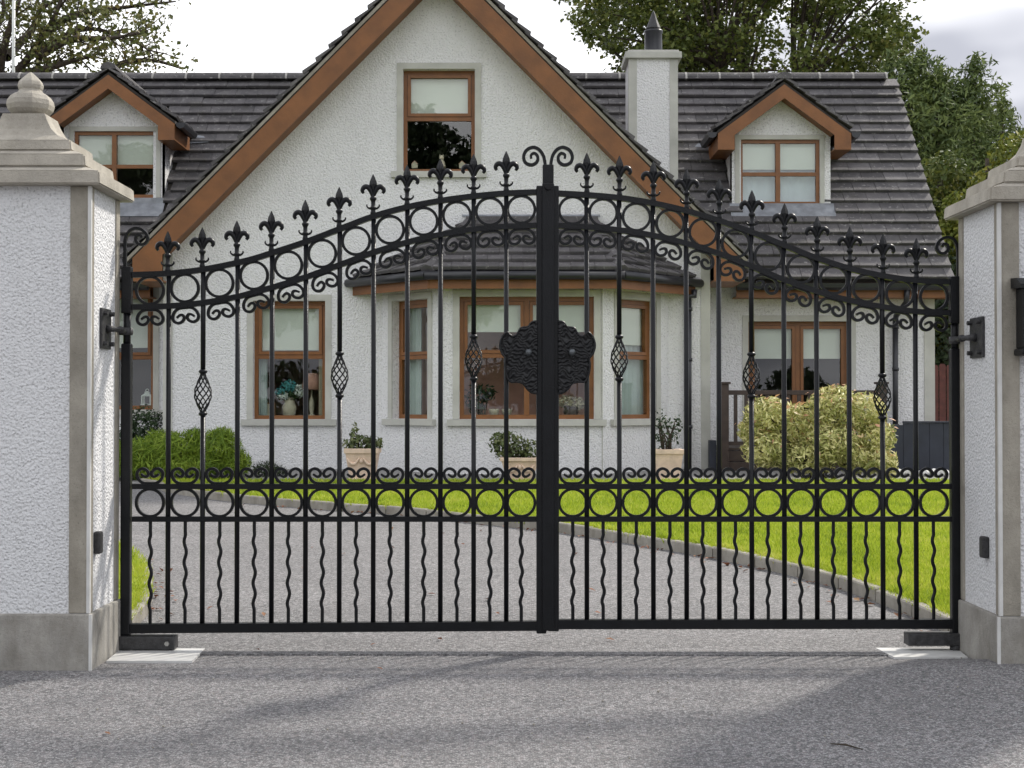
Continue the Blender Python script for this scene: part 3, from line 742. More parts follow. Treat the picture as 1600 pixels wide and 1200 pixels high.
plate([(166, 1034), (300, 1034), (320, 1014.5), (190, 1014.5)], 'pale metal cover plate in the ground at the foot of the left pillar')
plate([(1397, 1028), (1512, 1028), (1494, 1013.5), (1368, 1013.5)], 'pale metal cover plate in the ground at the foot of the right pillar')

# ------------------------------------------------------------------ the house
house = thing('house', 'white roughcast house with dark tiled roof, brown bargeboards, a bay window and two dormers', 'house', (0, 17.3, 0.28))
HO = Vector((0, 17.3, 0.28))
def hb(mb, name, mat, parent=None):
    if parent is None: mb.v = [(a-HO.x, b-HO.y, c-HO.z) for a, b, c in mb.v]; return mb.build(name, mat, house)
    # parent is a part whose origin sits at the house origin
    mb.v = [(a-HO.x, b-HO.y, c-HO.z) for a, b, c in mb.v]; return mb.build(name, mat, parent)
def part(name): o = bpy.data.objects.new(name, None); COL.objects.link(o); o.parent = house; return o

def wall(name, mat, p0, p1, zb, topf, holes, brk=(), th=0.28, rev=0.13):
    """upright wall from p0 to p1 (xy), outside on the right-hand side seen from p0 to p1 looking along -normal; topf(u) its top; holes (u0,u1,z0,z1)"""
    p0 = Vector((p0[0], p0[1], 0)); p1 = Vector((p1[0], p1[1], 0)); d = (p1-p0); Ln = d.length; d.normalize(); n = Vector((d.y, -d.x, 0))
    us = sorted(set([0, Ln] + list(brk) + [h for H in holes for h in H[:2]]))
    m = MB()
    def P(u, z, off=0): q = p0 + d*u - n*off; return (q.x, q.y, z)
    for a, b in zip(us, us[1:]):
        mid = (a+b)/2; hs = sorted([H for H in holes if H[0] <= mid <= H[1]], key=lambda H: H[2])
        cur = (zb, zb)
        spans = []
        for H in hs: spans.append((cur, (H[2], H[2]))); cur = (H[3], H[3])
        spans.append((cur, (topf(a), topf(b))))
        for lo, hi in spans:
            m.add([P(a, lo[0]), P(b, lo[1]), P(b, hi[1]), P(a, hi[0])], [(0,1,2,3)])
            m.add([P(a, lo[0], th), P(b, lo[1], th), P(b, hi[1], th), P(a, hi[0], th)], [(3,2,1,0)])
    for u0, u1, z0, z1 in holes:
        for q in (((u0,z0),(u0,z1)), ((u0,z1),(u1,z1)), ((u1,z1),(u1,z0)), ((u1,z0),(u0,z0))):
            (ua, za), (ub, zb_) = q
            m.add([P(ua, za), P(ub, zb_), P(ub, zb_, th), P(ua, za, th)], [(0,1,2,3)])
    for ue in (0, Ln): m.add([P(ue, zb), P(ue, zb, th), P(ue, topf(ue), th), P(ue, topf(ue))], [(0,1,2,3)])
    return hb(m, name, mat), (p0, d, n, Ln)

def window(fr, u0, u1, z0, z1, spec, rev=0.10, band=0.075, sill=True, blind=0.0, blind_mat=None, curtain=None, fw=0.05, bw_head=True, doors=False):
    """frame in the opening; spec = list of columns, each (fraction, [row fractions from top]); glass in every cell"""
    p0, d, n, Ln = fr
    def P(u, z, off): q = p0 + d*u - n*off; return Vector((q.x, q.y, z))
    W = MB()
    def bar(ua, ub, za, zb_, o0=rev, o1=rev+0.06): W.obox(P(ua, za, o1), P(ub, za, o1)-P(ua, za, o1), P(ua, zb_, o1)-P(ua, za, o1), P(ua, za, o0)-P(ua, za, o1))
    bar(u0, u0+fw, z0, z1); bar(u1-fw, u1, z0, z1); bar(u0+fw, u1-fw, z0, z0+fw); bar(u0+fw, u1-fw, z1-fw, z1)
    panes = []; ua = u0+fw; wid = (u1-u0-2*fw)
    acc = 0
    for ci, (cf, rows) in enumerate(spec):
        ca = ua + wid*acc; acc += cf; cb = ua + wid*acc
        if ci > 0: bar(ca-0.03, ca+0.03, z0+fw, z1-fw, rev-0.006, rev+0.055)
        lx = ca + (0.03 if ci > 0 else 0); rx = cb - (0.03 if ci < len(spec)-1 else 0)
        hz = z1-fw; tot = z1-z0-2*fw; k = 0
        for ri, (rf, op) in enumerate(rows):
            zt = hz; zb_ = hz - tot*rf; hz = zb_
            if ri > 0: bar(lx, rx, zt-0.024, zt+0.024, rev-0.004, rev+0.054)
            za = zb_ + (0.024 if ri < len(rows)-1 else 0); zz = zt - (0.024 if ri > 0 else 0)
            if op:   # opening sash, a second slim frame
                sw = 0.042
                for (a, b, c, e) in ((lx+0.004, lx+sw, za+0.004, zz-0.004), (rx-sw, rx-0.004, za+0.004, zz-0.004), (lx+sw, rx-sw, za+0.004, za+sw), (lx+sw, rx-sw, zz-sw, zz-0.004)):
                    bar(a, b, c, e, rev-0.016, rev+0.045)
                panes.append((lx+sw, rx-sw, za+sw, zz-sw))
            else: panes.append((lx, rx, za, zz))
    w = hb(W, 'door' if doors else 'window', M['wood'])
    for a, b, c, e in panes:
        g = MB(); o = P(a, c, rev+0.03); g.obox(o, P(b, c, rev+0.03)-o, P(a, e, rev+0.03)-o, P(a, c, rev+0.022)-o); hb(g, 'pane', M['glass'], w)
    if sill:
        g = MB(); e = 0.14; o = P(u0-e, z0-0.075, rev+0.02); g.obox(o, P(u1+e, z0-0.075, rev+0.02)-o, Vector((0,0,0.073)), P(u0-e, z0-0.075, -0.055)-o); hb(g, 'sill', M['smooth'], w)
    if band:
        g = MB()
        for (a, b, c, e) in ((u0-band, u0-0.001, z0+0.001, z1+band), (u1+0.001, u1+band, z0+0.001, z1+band), (u0-0.001, u1+0.001, z1+0.001, z1+band)):
            o = P(a, c, 0.002); g.obox(o, P(b, c, 0.002)-o, Vector((0,0,e-c)), P(a, c, -0.014)-o)
        hb(g, 'surround', M['smooth'], w)
    if blind:
        g = MB(); h = (z1-z0)*blind; o = P(u0+0.03, z1-h, rev+0.070); g.obox(o, P(u1-0.03, z1-h, rev+0.070)-o, Vector((0,0,h-0.02)), P(u0+0.03, z1-h, rev+0.066)-o)
        g.obox(P(u0+0.03, z1-h-0.022, rev+0.079), P(u1-0.03, z1-h, rev+0.10)-P(u0+0.03, z1-h, rev+0.10), Vector((0,0,0.022)), n*0.016)
        hb(g, 'blind', blind_mat or M['blind'], w)
    if curtain:
        for (fa, fb, cm) in curtain:
            g = MB(); N = 16; ca = u0 + (u1-u0)*fa; cb = u0+(u1-u0)*fb
            pts = [P(ca+(cb-ca)*i/N, z0+0.03, rev+0.115+0.02*math.sin(i*1.9)) for i in range(N+1)]
            vs = [tuple(p) for p in pts] + [(p.x, p.y, z1-0.03) for p in pts]
            g.add(vs, [(i, i+1, N+1+i+1, N+1+i) for i in range(N)], True); hb(g, 'curtain', cm, w)
    return w
def ux(fr, px, D): return at(px, 0, D).x   # for walls facing the camera u = x - p0.x

# main gable
YG = 17.3; AX = -0.895; SL = 1.012
GL, GR = -4.18, 2.37; ZAP = 6.24
def gtop(x): return ZAP - SL*abs(x-AX)
def zat(py, D): return at(800, py, D).z
g_up = (at(630, 0, YG).x, at(742, 0, YG).x, zat(268, YG), zat(108, YG))
g_lo = (at(397, 0, YG).x, at(509, 0, YG).x, zat(655, YG), zat(470, YG))
bay_open = (-1.42, 1.78, 0.45, 2.40)
holes = [tuple(h[:2]) + h[2:] for h in (g_up, g_lo, bay_open)]
fx = lambda h: (h[0]-GL, h[1]-GL, h[2], h[3])
_, frG = wall('gable_wall', M['render'], (GL, YG), (GR, YG), 0.10, lambda u: gtop(GL+u), [fx(h) for h in holes], [AX-GL])
window(frG, *fx(g_up), [(1.0, [(0.47, True), (0.53, False)])], blind=0.42, fw=0.045)
window(frG, *fx(g_lo), [(1.0, [(0.47, True), (0.53, False)])], blind=0.40, curtain=[(0.02, 0.16, M['curtain']), (0.88, 0.98, M['cream'])], fw=0.045)
# side walls of the gable block and a smooth strip on each front corner
for x, nm in ((GL, 0), (GR, 0)):
    m = MB()
    xa, xb = (x, x+0.28) if x < 0 else (x-0.28, x)
    m.box(xa+0.001, xb-0.001, YG+0.28, 24.0, 0.10, gtop(x)+0.0); hb(m, 'side_wall', M['render'])
for a, b in ((GL-0.012, GL+0.10), (GR-0.10, GR+0.012)):
    m = MB(); m.box(a, b, YG-0.014, YG+0.10, 0.12, gtop(a if a < -1 else b)-0.02); hb(m, 'corner_strip', M['smooth'])
m = MB(); m.box(-8.9, 5.4, 23.9, 24.1, 0.1, 2.9); hb(m, 'back_wall', M['render'])
m = MB(); m.box(-8.9, 5.4, 18.9, 23.9, 0.30, 0.44); m.box(GL+0.3, GR-0.3, 17.6, 18.89, 0.30, 0.44); m.box(-0.6, 0.85, 16.80, 17.59, 0.30, 0.44); hb(m, 'floor', M['interior'])
m = MB(); m.box(GL+0.3, GR-0.3, 17.6, 23.9, 2.72, 2.84); hb(m, 'ceiling', M['interior'])
m = MB(); m.box(GL+0.3, GR-0.3, 20.0, 20.1, 0.45, 2.71); m.box(-1.5, GR-0.3, 17.95, 18.0, 0.45, 2.71); hb(m, 'interior_wall', M['interior_red'])  # near partition added behind the bay panes in place of their reddish reflection
m = MB(); m.box(-1.75, -1.65, 17.6, 19.99, 0.45, 2.71); hb(m, 'interior_wall', M['interior'])
m = MB(); m.box(GL+0.3, GR-0.3, 20.0, 20.1, 2.85, 5.0); hb(m, 'interior_wall', M['dark'])

# wings
YW = 18.3; EAVE_Y = 17.92; EAVE_Z = 2.60; RIDGE_Y = 20.55; RIDGE_Z = 5.69
TANR = (RIDGE_Z-EAVE_Z)/(RIDGE_Y-EAVE_Y)
def roofz(y): return EAVE_Z + TANR*(y-EAVE_Y)
WR0, WR1 = GR, 5.36; WL0, WL1 = -8.9, GL
d0 = (at(1168, 0, YW).x, at(1326, 0, YW).x, 0.46, zat(502, YW))
_, frR = wall('wing_wall', M['render'], (WR0, YW), (WR1, YW), 0.10, lambda u: 2.72, [(d0[0]-WR0, d0[1]-WR0, d0[2], d0[3])])
window(frR, d0[0]-WR0, d0[1]-WR0, d0[2], d0[3], [(0.5, [(1.0, True)]), (0.5, [(1.0, True)])], sill=False, blind=0.27, fw=0.05, doors=True)
wl = (-6.2, at(245, 0, YW).x - 0.03, zat(640, YW), zat(448, YW))
_, frL = wall('wing_wall', M['render'], (WL0, YW), (WL1, YW), 0.10, lambda u: 2.72, [(wl[0]-WL0, wl[1]-WL0, wl[2], wl[3])])
window(frL, wl[0]-WL0, wl[1]-WL0, wl[2], wl[3], [(0.5, [(0.58, True), (0.42, False)]), (0.5, [(0.58, True), (0.42, False)])], blind=0.48, fw=0.05)
m = MB(); m.box(WR1-0.28, WR1-0.001, YW+0.28, 23.9, 0.1, 2.72)
m.prism([(WR1-0.02, EAVE_Y+0.3, 2.72), (WR1-0.02, 23.2, 2.72), (WR1-0.02, RIDGE_Y, RIDGE_Z-0.2)], (-0.2, 0, 0)); hb(m, 'side_wall', M['render'])
m = MB(); m.box(WR1-0.12, WR1+0.012, YW-0.014, YW+0.12, 0.12, 2.55); hb(m, 'corner_strip', M['smooth'])
m = MB(); m.box(WR0+0.3, WR1-0.3, 20.2, 20.3, 0.45, 2.71); m.box(WL0, WL1, 20.2, 20.3, 0.45, 2.71); hb(m, 'interior_wall', M['dark'])
# fascia, soffit and gutter of the wings
for a, b in ((2.80, 5.50), (-9.0, -4.52)):
    m = MB(); m.box(a, b, EAVE_Y+0.03, EAVE_Y+0.055, EAVE_Z-0.20, EAVE_Z-0.02); hb(m, 'fascia', M['wood2'])
    m = MB(); m.box(a, b, EAVE_Y+0.056, YW-0.001, EAVE_Z-0.195, EAVE_Z-0.18); hb(m, 'soffit', M['wood2'])
    m = MB(); pts = []
    prof = [(-0.11, 0.0), (-0.10, -0.055), (-0.05, -0.085), (0.0, -0.075), (0.02, -0.02), (0.02, 0.0)]
    m.prism([(a, EAVE_Y+y, EAVE_Z-0.03+z) for y, z in prof], (b-a, 0, 0)); hb(m, 'gutter', M['gutter'])

# --- roof tiles: one unit mesh, an object per tile
TILE = MB()
def unit_tile():
    # u 0..1, v 0..1.28 (tucked under the course above), thickness along n; nose rounded a little
    prof = [(0.0, 0.0), (0.0, 0.034), (0.03, 0.042), (1.25, 0.012), (1.25, 0.0)]
    m = MB(); n = len(prof)
    vs = [(0.008, v, h) for v, h in prof] + [(0.992, v, h) for v, h in prof]
    fs = [tuple(range(n)), tuple(range(2*n-1, n-1, -1))] + [(i, (i+1) % n, (i+1) % n + n, i+n)[::-1] for i in range(n)]
    m.add(vs, fs); me = m.mesh('roof_tile', M['tile']); 
    bm = bmesh.new(); bm.from_mesh(me); bmesh.ops.recalc_face_normals(bm, faces=bm.faces); bm.to_mesh(me); bm.free(); return me
UT = unit_tile()
UTV = np.array([v.co[:] for v in UT.vertices]); UTF = [list(p.vertices) for p in UT.polygons]
class Tiles:
    def __init__(self): self.mats = []
    def facet(self, o, u, v, n, rows, urange, tw, keep=None):
        """o origin at eave, u along, v up the slope; urange(k0,k1)->(ua,ub) for the course"""
        for r, (va, vb) in enumerate(rows):
            ua, ub = urange(va, vb)
            off = (r % 2)*0.5*tw
            k = math.floor((ua-off)/tw)
            while True:
                a = off + k*tw; b = a+tw; k += 1
                if a >= ub: break
                a, b = max(a, ua), min(b, ub)
                if b-a < 0.03: continue
                c = o + u*((a+b)/2) + v*((va+vb)/2)
                if keep and not keep(c): continue
                tilt = n*0.028
                X = u*(b-a); Y = v*(vb-va) - n*0.034*1.0 ; Z = n
                base = o + u*a + v*va + n*(0.036 + random.uniform(-0.002, 0.003))
                mtx = Matrix(((X.x, Y.x, Z.x, base.x), (X.y, Y.y, Z.y, base.y), (X.z, Y.z, Z.z, base.z), (0, 0, 0, 1)))
                self.mats.append((mtx, c))
    def objects(self, idx, name, parent):
        for i in idx:
            o = bpy.data.objects.new(name, UT); COL.objects.link(o); o.parent = parent
            o.matrix_local = Matrix.Translation(-HO) @ self.mats[i][0]
    def joined(self, idx, name, parent):
        m = MB()
        for i in idx:
            mt = self.mats[i][0]; m.add([mt @ Vector(v) for v in UTV], UTF)
        o = hb(m, name, M['tile'], parent); o['kind'] = 'stuff'; return o
roof = part('roof')
DORM = [(at(176, 0, 18.75).x, 'left', 5.36), (at(1221, 0, 18.75).x, 'right', 5.235)]
DW = 0.645; DSL = 0.74; DY = 18.80
def dorm_under(x, y, z, mrg=0.0):
    for xc, _, DZA in DORM:
        if abs(x-xc) < DW+0.02+mrg and y > DY-0.12 and z < DZA - DSL*abs(x-xc) + 0.02: return True
    return False
vdir = Vector((0, RIDGE_Y-EAVE_Y, RIDGE_Z-EAVE_Z)); SLEN = vdir.length; vdir.normalize(); ndir = Vector((0, -vdir.z, vdir.y))
NR = 20; rows = [(SLEN*i/NR, SLEN*(i+1)/NR) for i in range(NR)]
def keep_r(c):
    gx = AX + (ZAP + 0.30 - c.z)/SL
    return c.x > gx - 0.25 and not dorm_under(c.x, c.y, c.z)
def keep_l(c):
    gx = AX - (ZAP + 0.30 - c.z)/SL
    return c.x < gx + 0.25 and not dorm_under(c.x, c.y, c.z)
tr = Tiles(); tr.facet(Vector((0, EAVE_Y, EAVE_Z)), Vector((1,0,0)), vdir, ndir, rows, lambda a, b: (-0.6, 5.50), 0.30, keep_r)
tl = Tiles(); tl.facet(Vector((0, EAVE_Y, EAVE_Z)), Vector((1,0,0)), vdir, ndir, rows, lambda a, b: (-9.0, -0.9), 0.30, keep_l)
def px_of(c): return 800 + 2250*c.x/c.y, 632 - 2250*(c.z-ZC)/c.y
ri = sorted(range(len(tr.mats)), key=lambda i: tr.mats[i][1].y); 
li = list(range(len(tl.mats)))
def vis_l(i):
    x, y = px_of(tl.mats[i][1]); return x > 20 and y < 330 and not (x < 205 and y > 335)
lv = sorted([i for i in li if vis_l(i)], key=lambda i: tl.mats[i][1].y)
nr_ = min(len(ri), 195); nl_ = 300-nr_
tr.objects(ri[:nr_], 'roof_tile', roof); tl.objects(lv[:nl_], 'roof_tile', roof)
mjoin = Tiles(); mjoin.mats = [tr.mats[i] for i in ri[nr_:]] + [tl.mats[i] for i in li if i not in set(lv[:nl_])]
mjoin.joined(range(len(mjoin.mats)), 'roof_tile', roof)
# deck below the tiles, in strips that leave the dormers open
m = MB()
def deck(x0, x1, y0, y1): m.obox((x0, y0, roofz(y0)-0.004), (x1-x0, 0, 0), (0, y1-y0, roofz(y1)-roofz(y0)), -ndir*0.05)
for side in (0, 1):
    xc = DORM[side][0]; a, b = ((-9.0, -1.2) if side == 0 else (-0.6, 5.49))
    deck(a, xc-DW, EAVE_Y+0.02, RIDGE_Y); deck(xc+DW, b, EAVE_Y+0.02, RIDGE_Y); deck(xc-DW, xc+DW, EAVE_Y+0.02, DY-0.02); deck(xc-DW, xc+DW, 19.9, RIDGE_Y)
    m.obox((a, RIDGE_Y, RIDGE_Z-0.004), (b-a, 0, 0), (0, 3.0, -3.4), (0, -0.04, -0.04))
hb(m, 'roof_deck', M['dark'], roof)
# ridge tiles with mortar joints
rt = MB()
for j in range(7):
    a = math.pi*j/6; 
rp_ = [(0.13*math.cos(math.pi*j/8)*1.0, 0.11*math.sin(math.pi*j/8)) for j in range(9)]
rm = MB(); rm.prism([(0, y, z) for y, z in rp_], (0.44, 0, 0)); RT = rm.mesh('ridge_tile', M['tile'])
mo = MB(); mo.prism([(0, y*1.03, z*1.03) for y, z in rp_], (0.029, 0, 0)); MO = mo.mesh('mortar_joint', M['mortar'])
for x0, x1 in ((-8.9, -1.4), (-0.35, 5.45)):
    x = x0
    while x < x1-0.2:
        link('ridge_tile', RT, roof, Vector((x, RIDGE_Y, RIDGE_Z+0.015)) - HO)
        link('mortar_joint', MO, roof, Vector((x+0.443, RIDGE_Y, RIDGE_Z+0.015)) - HO); x += 0.475
# gable roof: two slopes, verge tiles stepping up the front edge
GRZ = ZAP + 0.255; GX = 3.68; YF = 16.97
for sg in (-1, 1):
    u = Vector((0, 1, 0)); v = Vector((-sg*1, 0, SL)).normalized(); n = Vector((sg*SL, 0, 1)).normalized()
    o = Vector((AX + sg*GX, YF-0.03, GRZ - SL*GX)); SLg = GX*math.sqrt(1+SL*SL); NG = 24
    t = Tiles(); t.facet(o, u, v, n, [(SLg*i/NG, SLg*(i+1)/NG) for i in range(NG)], lambda a, b: (0.0, 0.30), 0.30)
    t.objects(range(len(t.mats)), 'verge_tile', roof)
    t = Tiles(); t.facet(o, u, v, n, [(SLg*i/NG, SLg*(i+1)/NG) for i in range(NG)], lambda a, b: (0.30, 7.0), 0.30)
    t.joined(range(len(t.mats)), 'roof_tile', roof)
    m = MB(); m.obox(o + u*0.05, u*6.9, v*SLg, -n*0.05); hb(m, 'roof_deck', M['dark'], roof)
    m = MB(); m.obox(o + u*0.03, u*0.05, v*SLg, -n*0.035); hb(m, 'verge_strip', M['stone'], roof)
m = MB(); m.prism([(AX+y, YF-0.04, GRZ+z-0.01) for y, z in rp_], (0, 6.9, 0)); hb(m, 'ridge_capping', M['tile'], roof)

# bargeboards of the gable with boxed feet
YB = 17.0
ax_, zi = AX, 6.105; zo = zi+0.315
m1 = {}
for sg, xe, xi in ((-1, 3.585, 3.235), (1, 3.64, 3.28)):
    X = lambda d: ax_ + sg*d
    zb_ = 2.52
    pts = [(X(0), YB, zo), (X(xe), YB, zo-SL*xe), (X(xe), YB, zb_), (X(xi), YB, zb_), (X(xi), YB, zi-SL*xi), (X(0), YB, zi)]
    m = MB(); m.prism(pts, (0, -0.03, 0)); hb(m, 'bargeboard', M['wood2'])
    # soffit between board and wall, and the underside of the boxed foot
    m = MB(); v = Vector((sg*xi, 0, -SL*xi))
    m.obox((X(0), YB+0.001, zi+0.02), v, (0, 0.298, 0), (0, 0, 0.02)); hb(m, 'soffit', M['wood2'])
    m = MB(); m.obox((X(xi), YB+0.001, zb_), (sg*(xe-xi), 0, 0), (0, 0.9, 0), (0, 0, 0.02)); m.obox((X(xe), YB+0.001, zb_+0.021), (-sg*0.02, 0, 0), (0, 0.9, 0), (0, 0, 0.22)); hb(m, 'eaves_box', M['wood2'])
    m = MB(); m.prism([(X(xe)+sg*(0.12+y) , YB+0.02, zo-SL*xe+0.0+z) for y, z in [(-0.11, 0.0), (-0.10, -0.055), (-0.05, -0.085), (0.0, -0.075), (0.02, -0.02), (0.02, 0.0)]], (0, 0.9, 0)); hb(m, 'gutter', M['gutter'])

# --- bay
YBAY = 16.5
BP = [(-1.56, YG-0.001), (-0.81, YBAY), (1.04, YBAY), (1.88, YG-0.001)]
zs0, zs1 = zat(655, YBAY), zat(463, YBAY)
def bay_win(p, q, pxa, pxb, D0):
    pass
_, fb = wall('bay_wall', M['render'], BP[1], BP[2], 0.10, lambda u: 2.50, [(at(718, 0, YBAY).x+0.81, at(928, 0, YBAY).x+0.81, zs0, zs1)])
w_bay = window(fb, at(718, 0, YBAY).x+0.81, at(928, 0, YBAY).x+0.81, zs0, zs1, [(0.5, [(0.48, True), (0.52, False)]), (0.5, [(0.48, True), (0.52, False)])], fw=0.05, blind=0.27)  # white blind stands in for sky reflected in the upper panes
Ll = math.hypot(0.75, 0.8); Lr = math.hypot(0.84, 0.8)
_, fl = wall('bay_wall', M['render'], BP[0], BP[1], 0.10, lambda u: 2.50, [(0.20, 0.86, zs0, zs1-0.01)])
window(fl, 0.20, 0.86, zs0, zs1-0.01, [(1.0, [(0.48, True), (0.52, False)])], curtain=[(0.05, 0.45, M['curtain'])], fw=0.05)
_, frr = wall('bay_wall', M['render'], BP[2], BP[3], 0.10, lambda u: 2.50, [(0.27, 0.93, zs0, zs1-0.01)])
window(frr, 0.27, 0.93, zs0, zs1-0.01, [(1.0, [(0.48, True), (0.52, False)])], blind=0.36, curtain=[(0.30, 0.98, M['curtain'])], fw=0.05)
# smooth strips on the bay corners
for (x, y) in (BP[1], BP[2]):
    m = MB(); sg = -1 if x < 0 else 1
    m.box(x-0.012 if sg > 0 else x-0.0, x+0.0 if sg > 0 else x+0.012, y-0.013, y-0.001, 0.12, 2.49); hb(m, 'corner_strip', M['smooth'])
EB = [Vector((-1.93, 17.28, 2.555)), Vector((-0.955, 16.22, 2.555)), Vector((1.24, 16.22, 2.555)), Vector((2.22, 17.28, 2.555))]
TT = [Vector((-0.50, 17.285, 3.25)), Vector((0.98, 17.285, 3.25))]
bay_roof = part('bay_roof')
facets = [(EB[0], EB[1], TT[0], TT[0]), (EB[1], EB[2], TT[1], TT[0]), (EB[2], EB[3], TT[1], TT[1])]
for (a, b, c, d) in facets:
    u = (b-a).normalized(); nn = u.cross(((c+d)/2 - a)).normalized()
    if nn.z < 0: nn = -nn
    v = nn.cross(u).normalized()
    if v.z < 0: v = -v
    H = (c-a).dot(v); dl = (d-a).dot(u); dr = (c-a).dot(u); Wd = (b-a).length
    t = Tiles(); NB = 7
    def ur(va, vb, dl=dl, dr=dr, H=H, Wd=Wd):
        k = (va+vb)/2/H; return (dl*k, Wd + (dr-Wd)*k)
    t.facet(a, u, v, nn, [(H*i/NB, H*(i+1)/NB) for i in range(NB)], ur, 0.27)
    t.objects(range(len(t.mats)), 'bay_tile', bay_roof)
    m = MB(); pts = [a, b, c] + ([d] if (c-d).length > 0.01 else []); m.prism(pts, -nn*0.04); hb(m, 'roof_deck', M['dark'], bay_roof)
    m = MB(); dz = Vector((0, 0, -0.165)); out = Vector((u.y, -u.x, 0))
    m.obox(a - out*0.05 + Vector((0,0,-0.015)), (b-a), dz, out*0.03); hb(m, 'fascia', M['wood2'])
    # gutter along the facet: half-round trough with a lip
    m = MB(); p = a + out*0.035 + Vector((0, 0, -0.035)); q = b + out*0.035 + Vector((0, 0, -0.035)); m.tube([p - u*0.03, q + u*0.03], 0.052, 10); hb(m, 'gutter', M['gutter'])
for p, q in ((EB[1], TT[0]), (EB[2], TT[1])):
    for i in range(5):
        a = p.lerp(q, i/5.0); b = p.lerp(q, (i+1.15)/5.0)
        m = MB(); m.tube([a + Vector((0,0,0.012)), b + Vector((0,0,-0.004))], [0.085, 0.075], 8, False, ry=None); o = hb(m, 'hip_tile', M['tile'], bay_roof)
m = MB(); m.box(TT[0].x-0.05, TT[1].x+0.05, 17.20, 17.298, 3.22, 3.32); hb(m, 'ridge_tile', M['tile'], bay_roof)
m = MB(); m.box(TT[0].x-0.10, TT[1].x+0.08, 17.284, 17.299, 3.325, 3.35); hb(m, 'flashing', M['lead'], bay_roof)
# soffit under the bay eaves
m = MB(); m.prism([(p.x, p.y, 2.512) for p in EB], (0, 0, 0.012)); hb(m, 'soffit', M['wood2'], bay_roof)

# downpipes
def downpipe(px, D, ytop, ybot, yaw=0):
    m = MB(); p = at(px, ytop, D); q = at(px, ybot, D)
    m.tube([(p.x, D, p.z), (q.x, D, max(q.z, 0.25))], 0.036, 10)
    for f in (0.05, 0.35, 0.75): z = p.z + (q.z-p.z)*f; m.lathe([(0.045, z-0.02), (0.045, z+0.02)], 10, (p.x, D, 0))
    return m
m = downpipe(1076, 17.2, 470, 733); p = at(1076, 470, 17.2)
m.tube([(p.x, 17.2, p.z), (p.x+0.01, 17.2, p.z+0.06), (2.18, 17.2, 2.36), (2.18, 17.2, 2.44)], 0.036, 10); hb(m, 'downpipe', M['gutter'])
m = downpipe(1399, 18.2, 500, 720); p = at(1399, 500, 18.2)
m.tube([(p.x, 18.2, p.z), (p.x, 18.16, p.z+0.05), (p.x+0.07, 17.95, EAVE_Z-0.26), (p.x+0.07, 17.90, EAVE_Z-0.10)], 0.036, 10); hb(m, 'downpipe', M['gutter'])

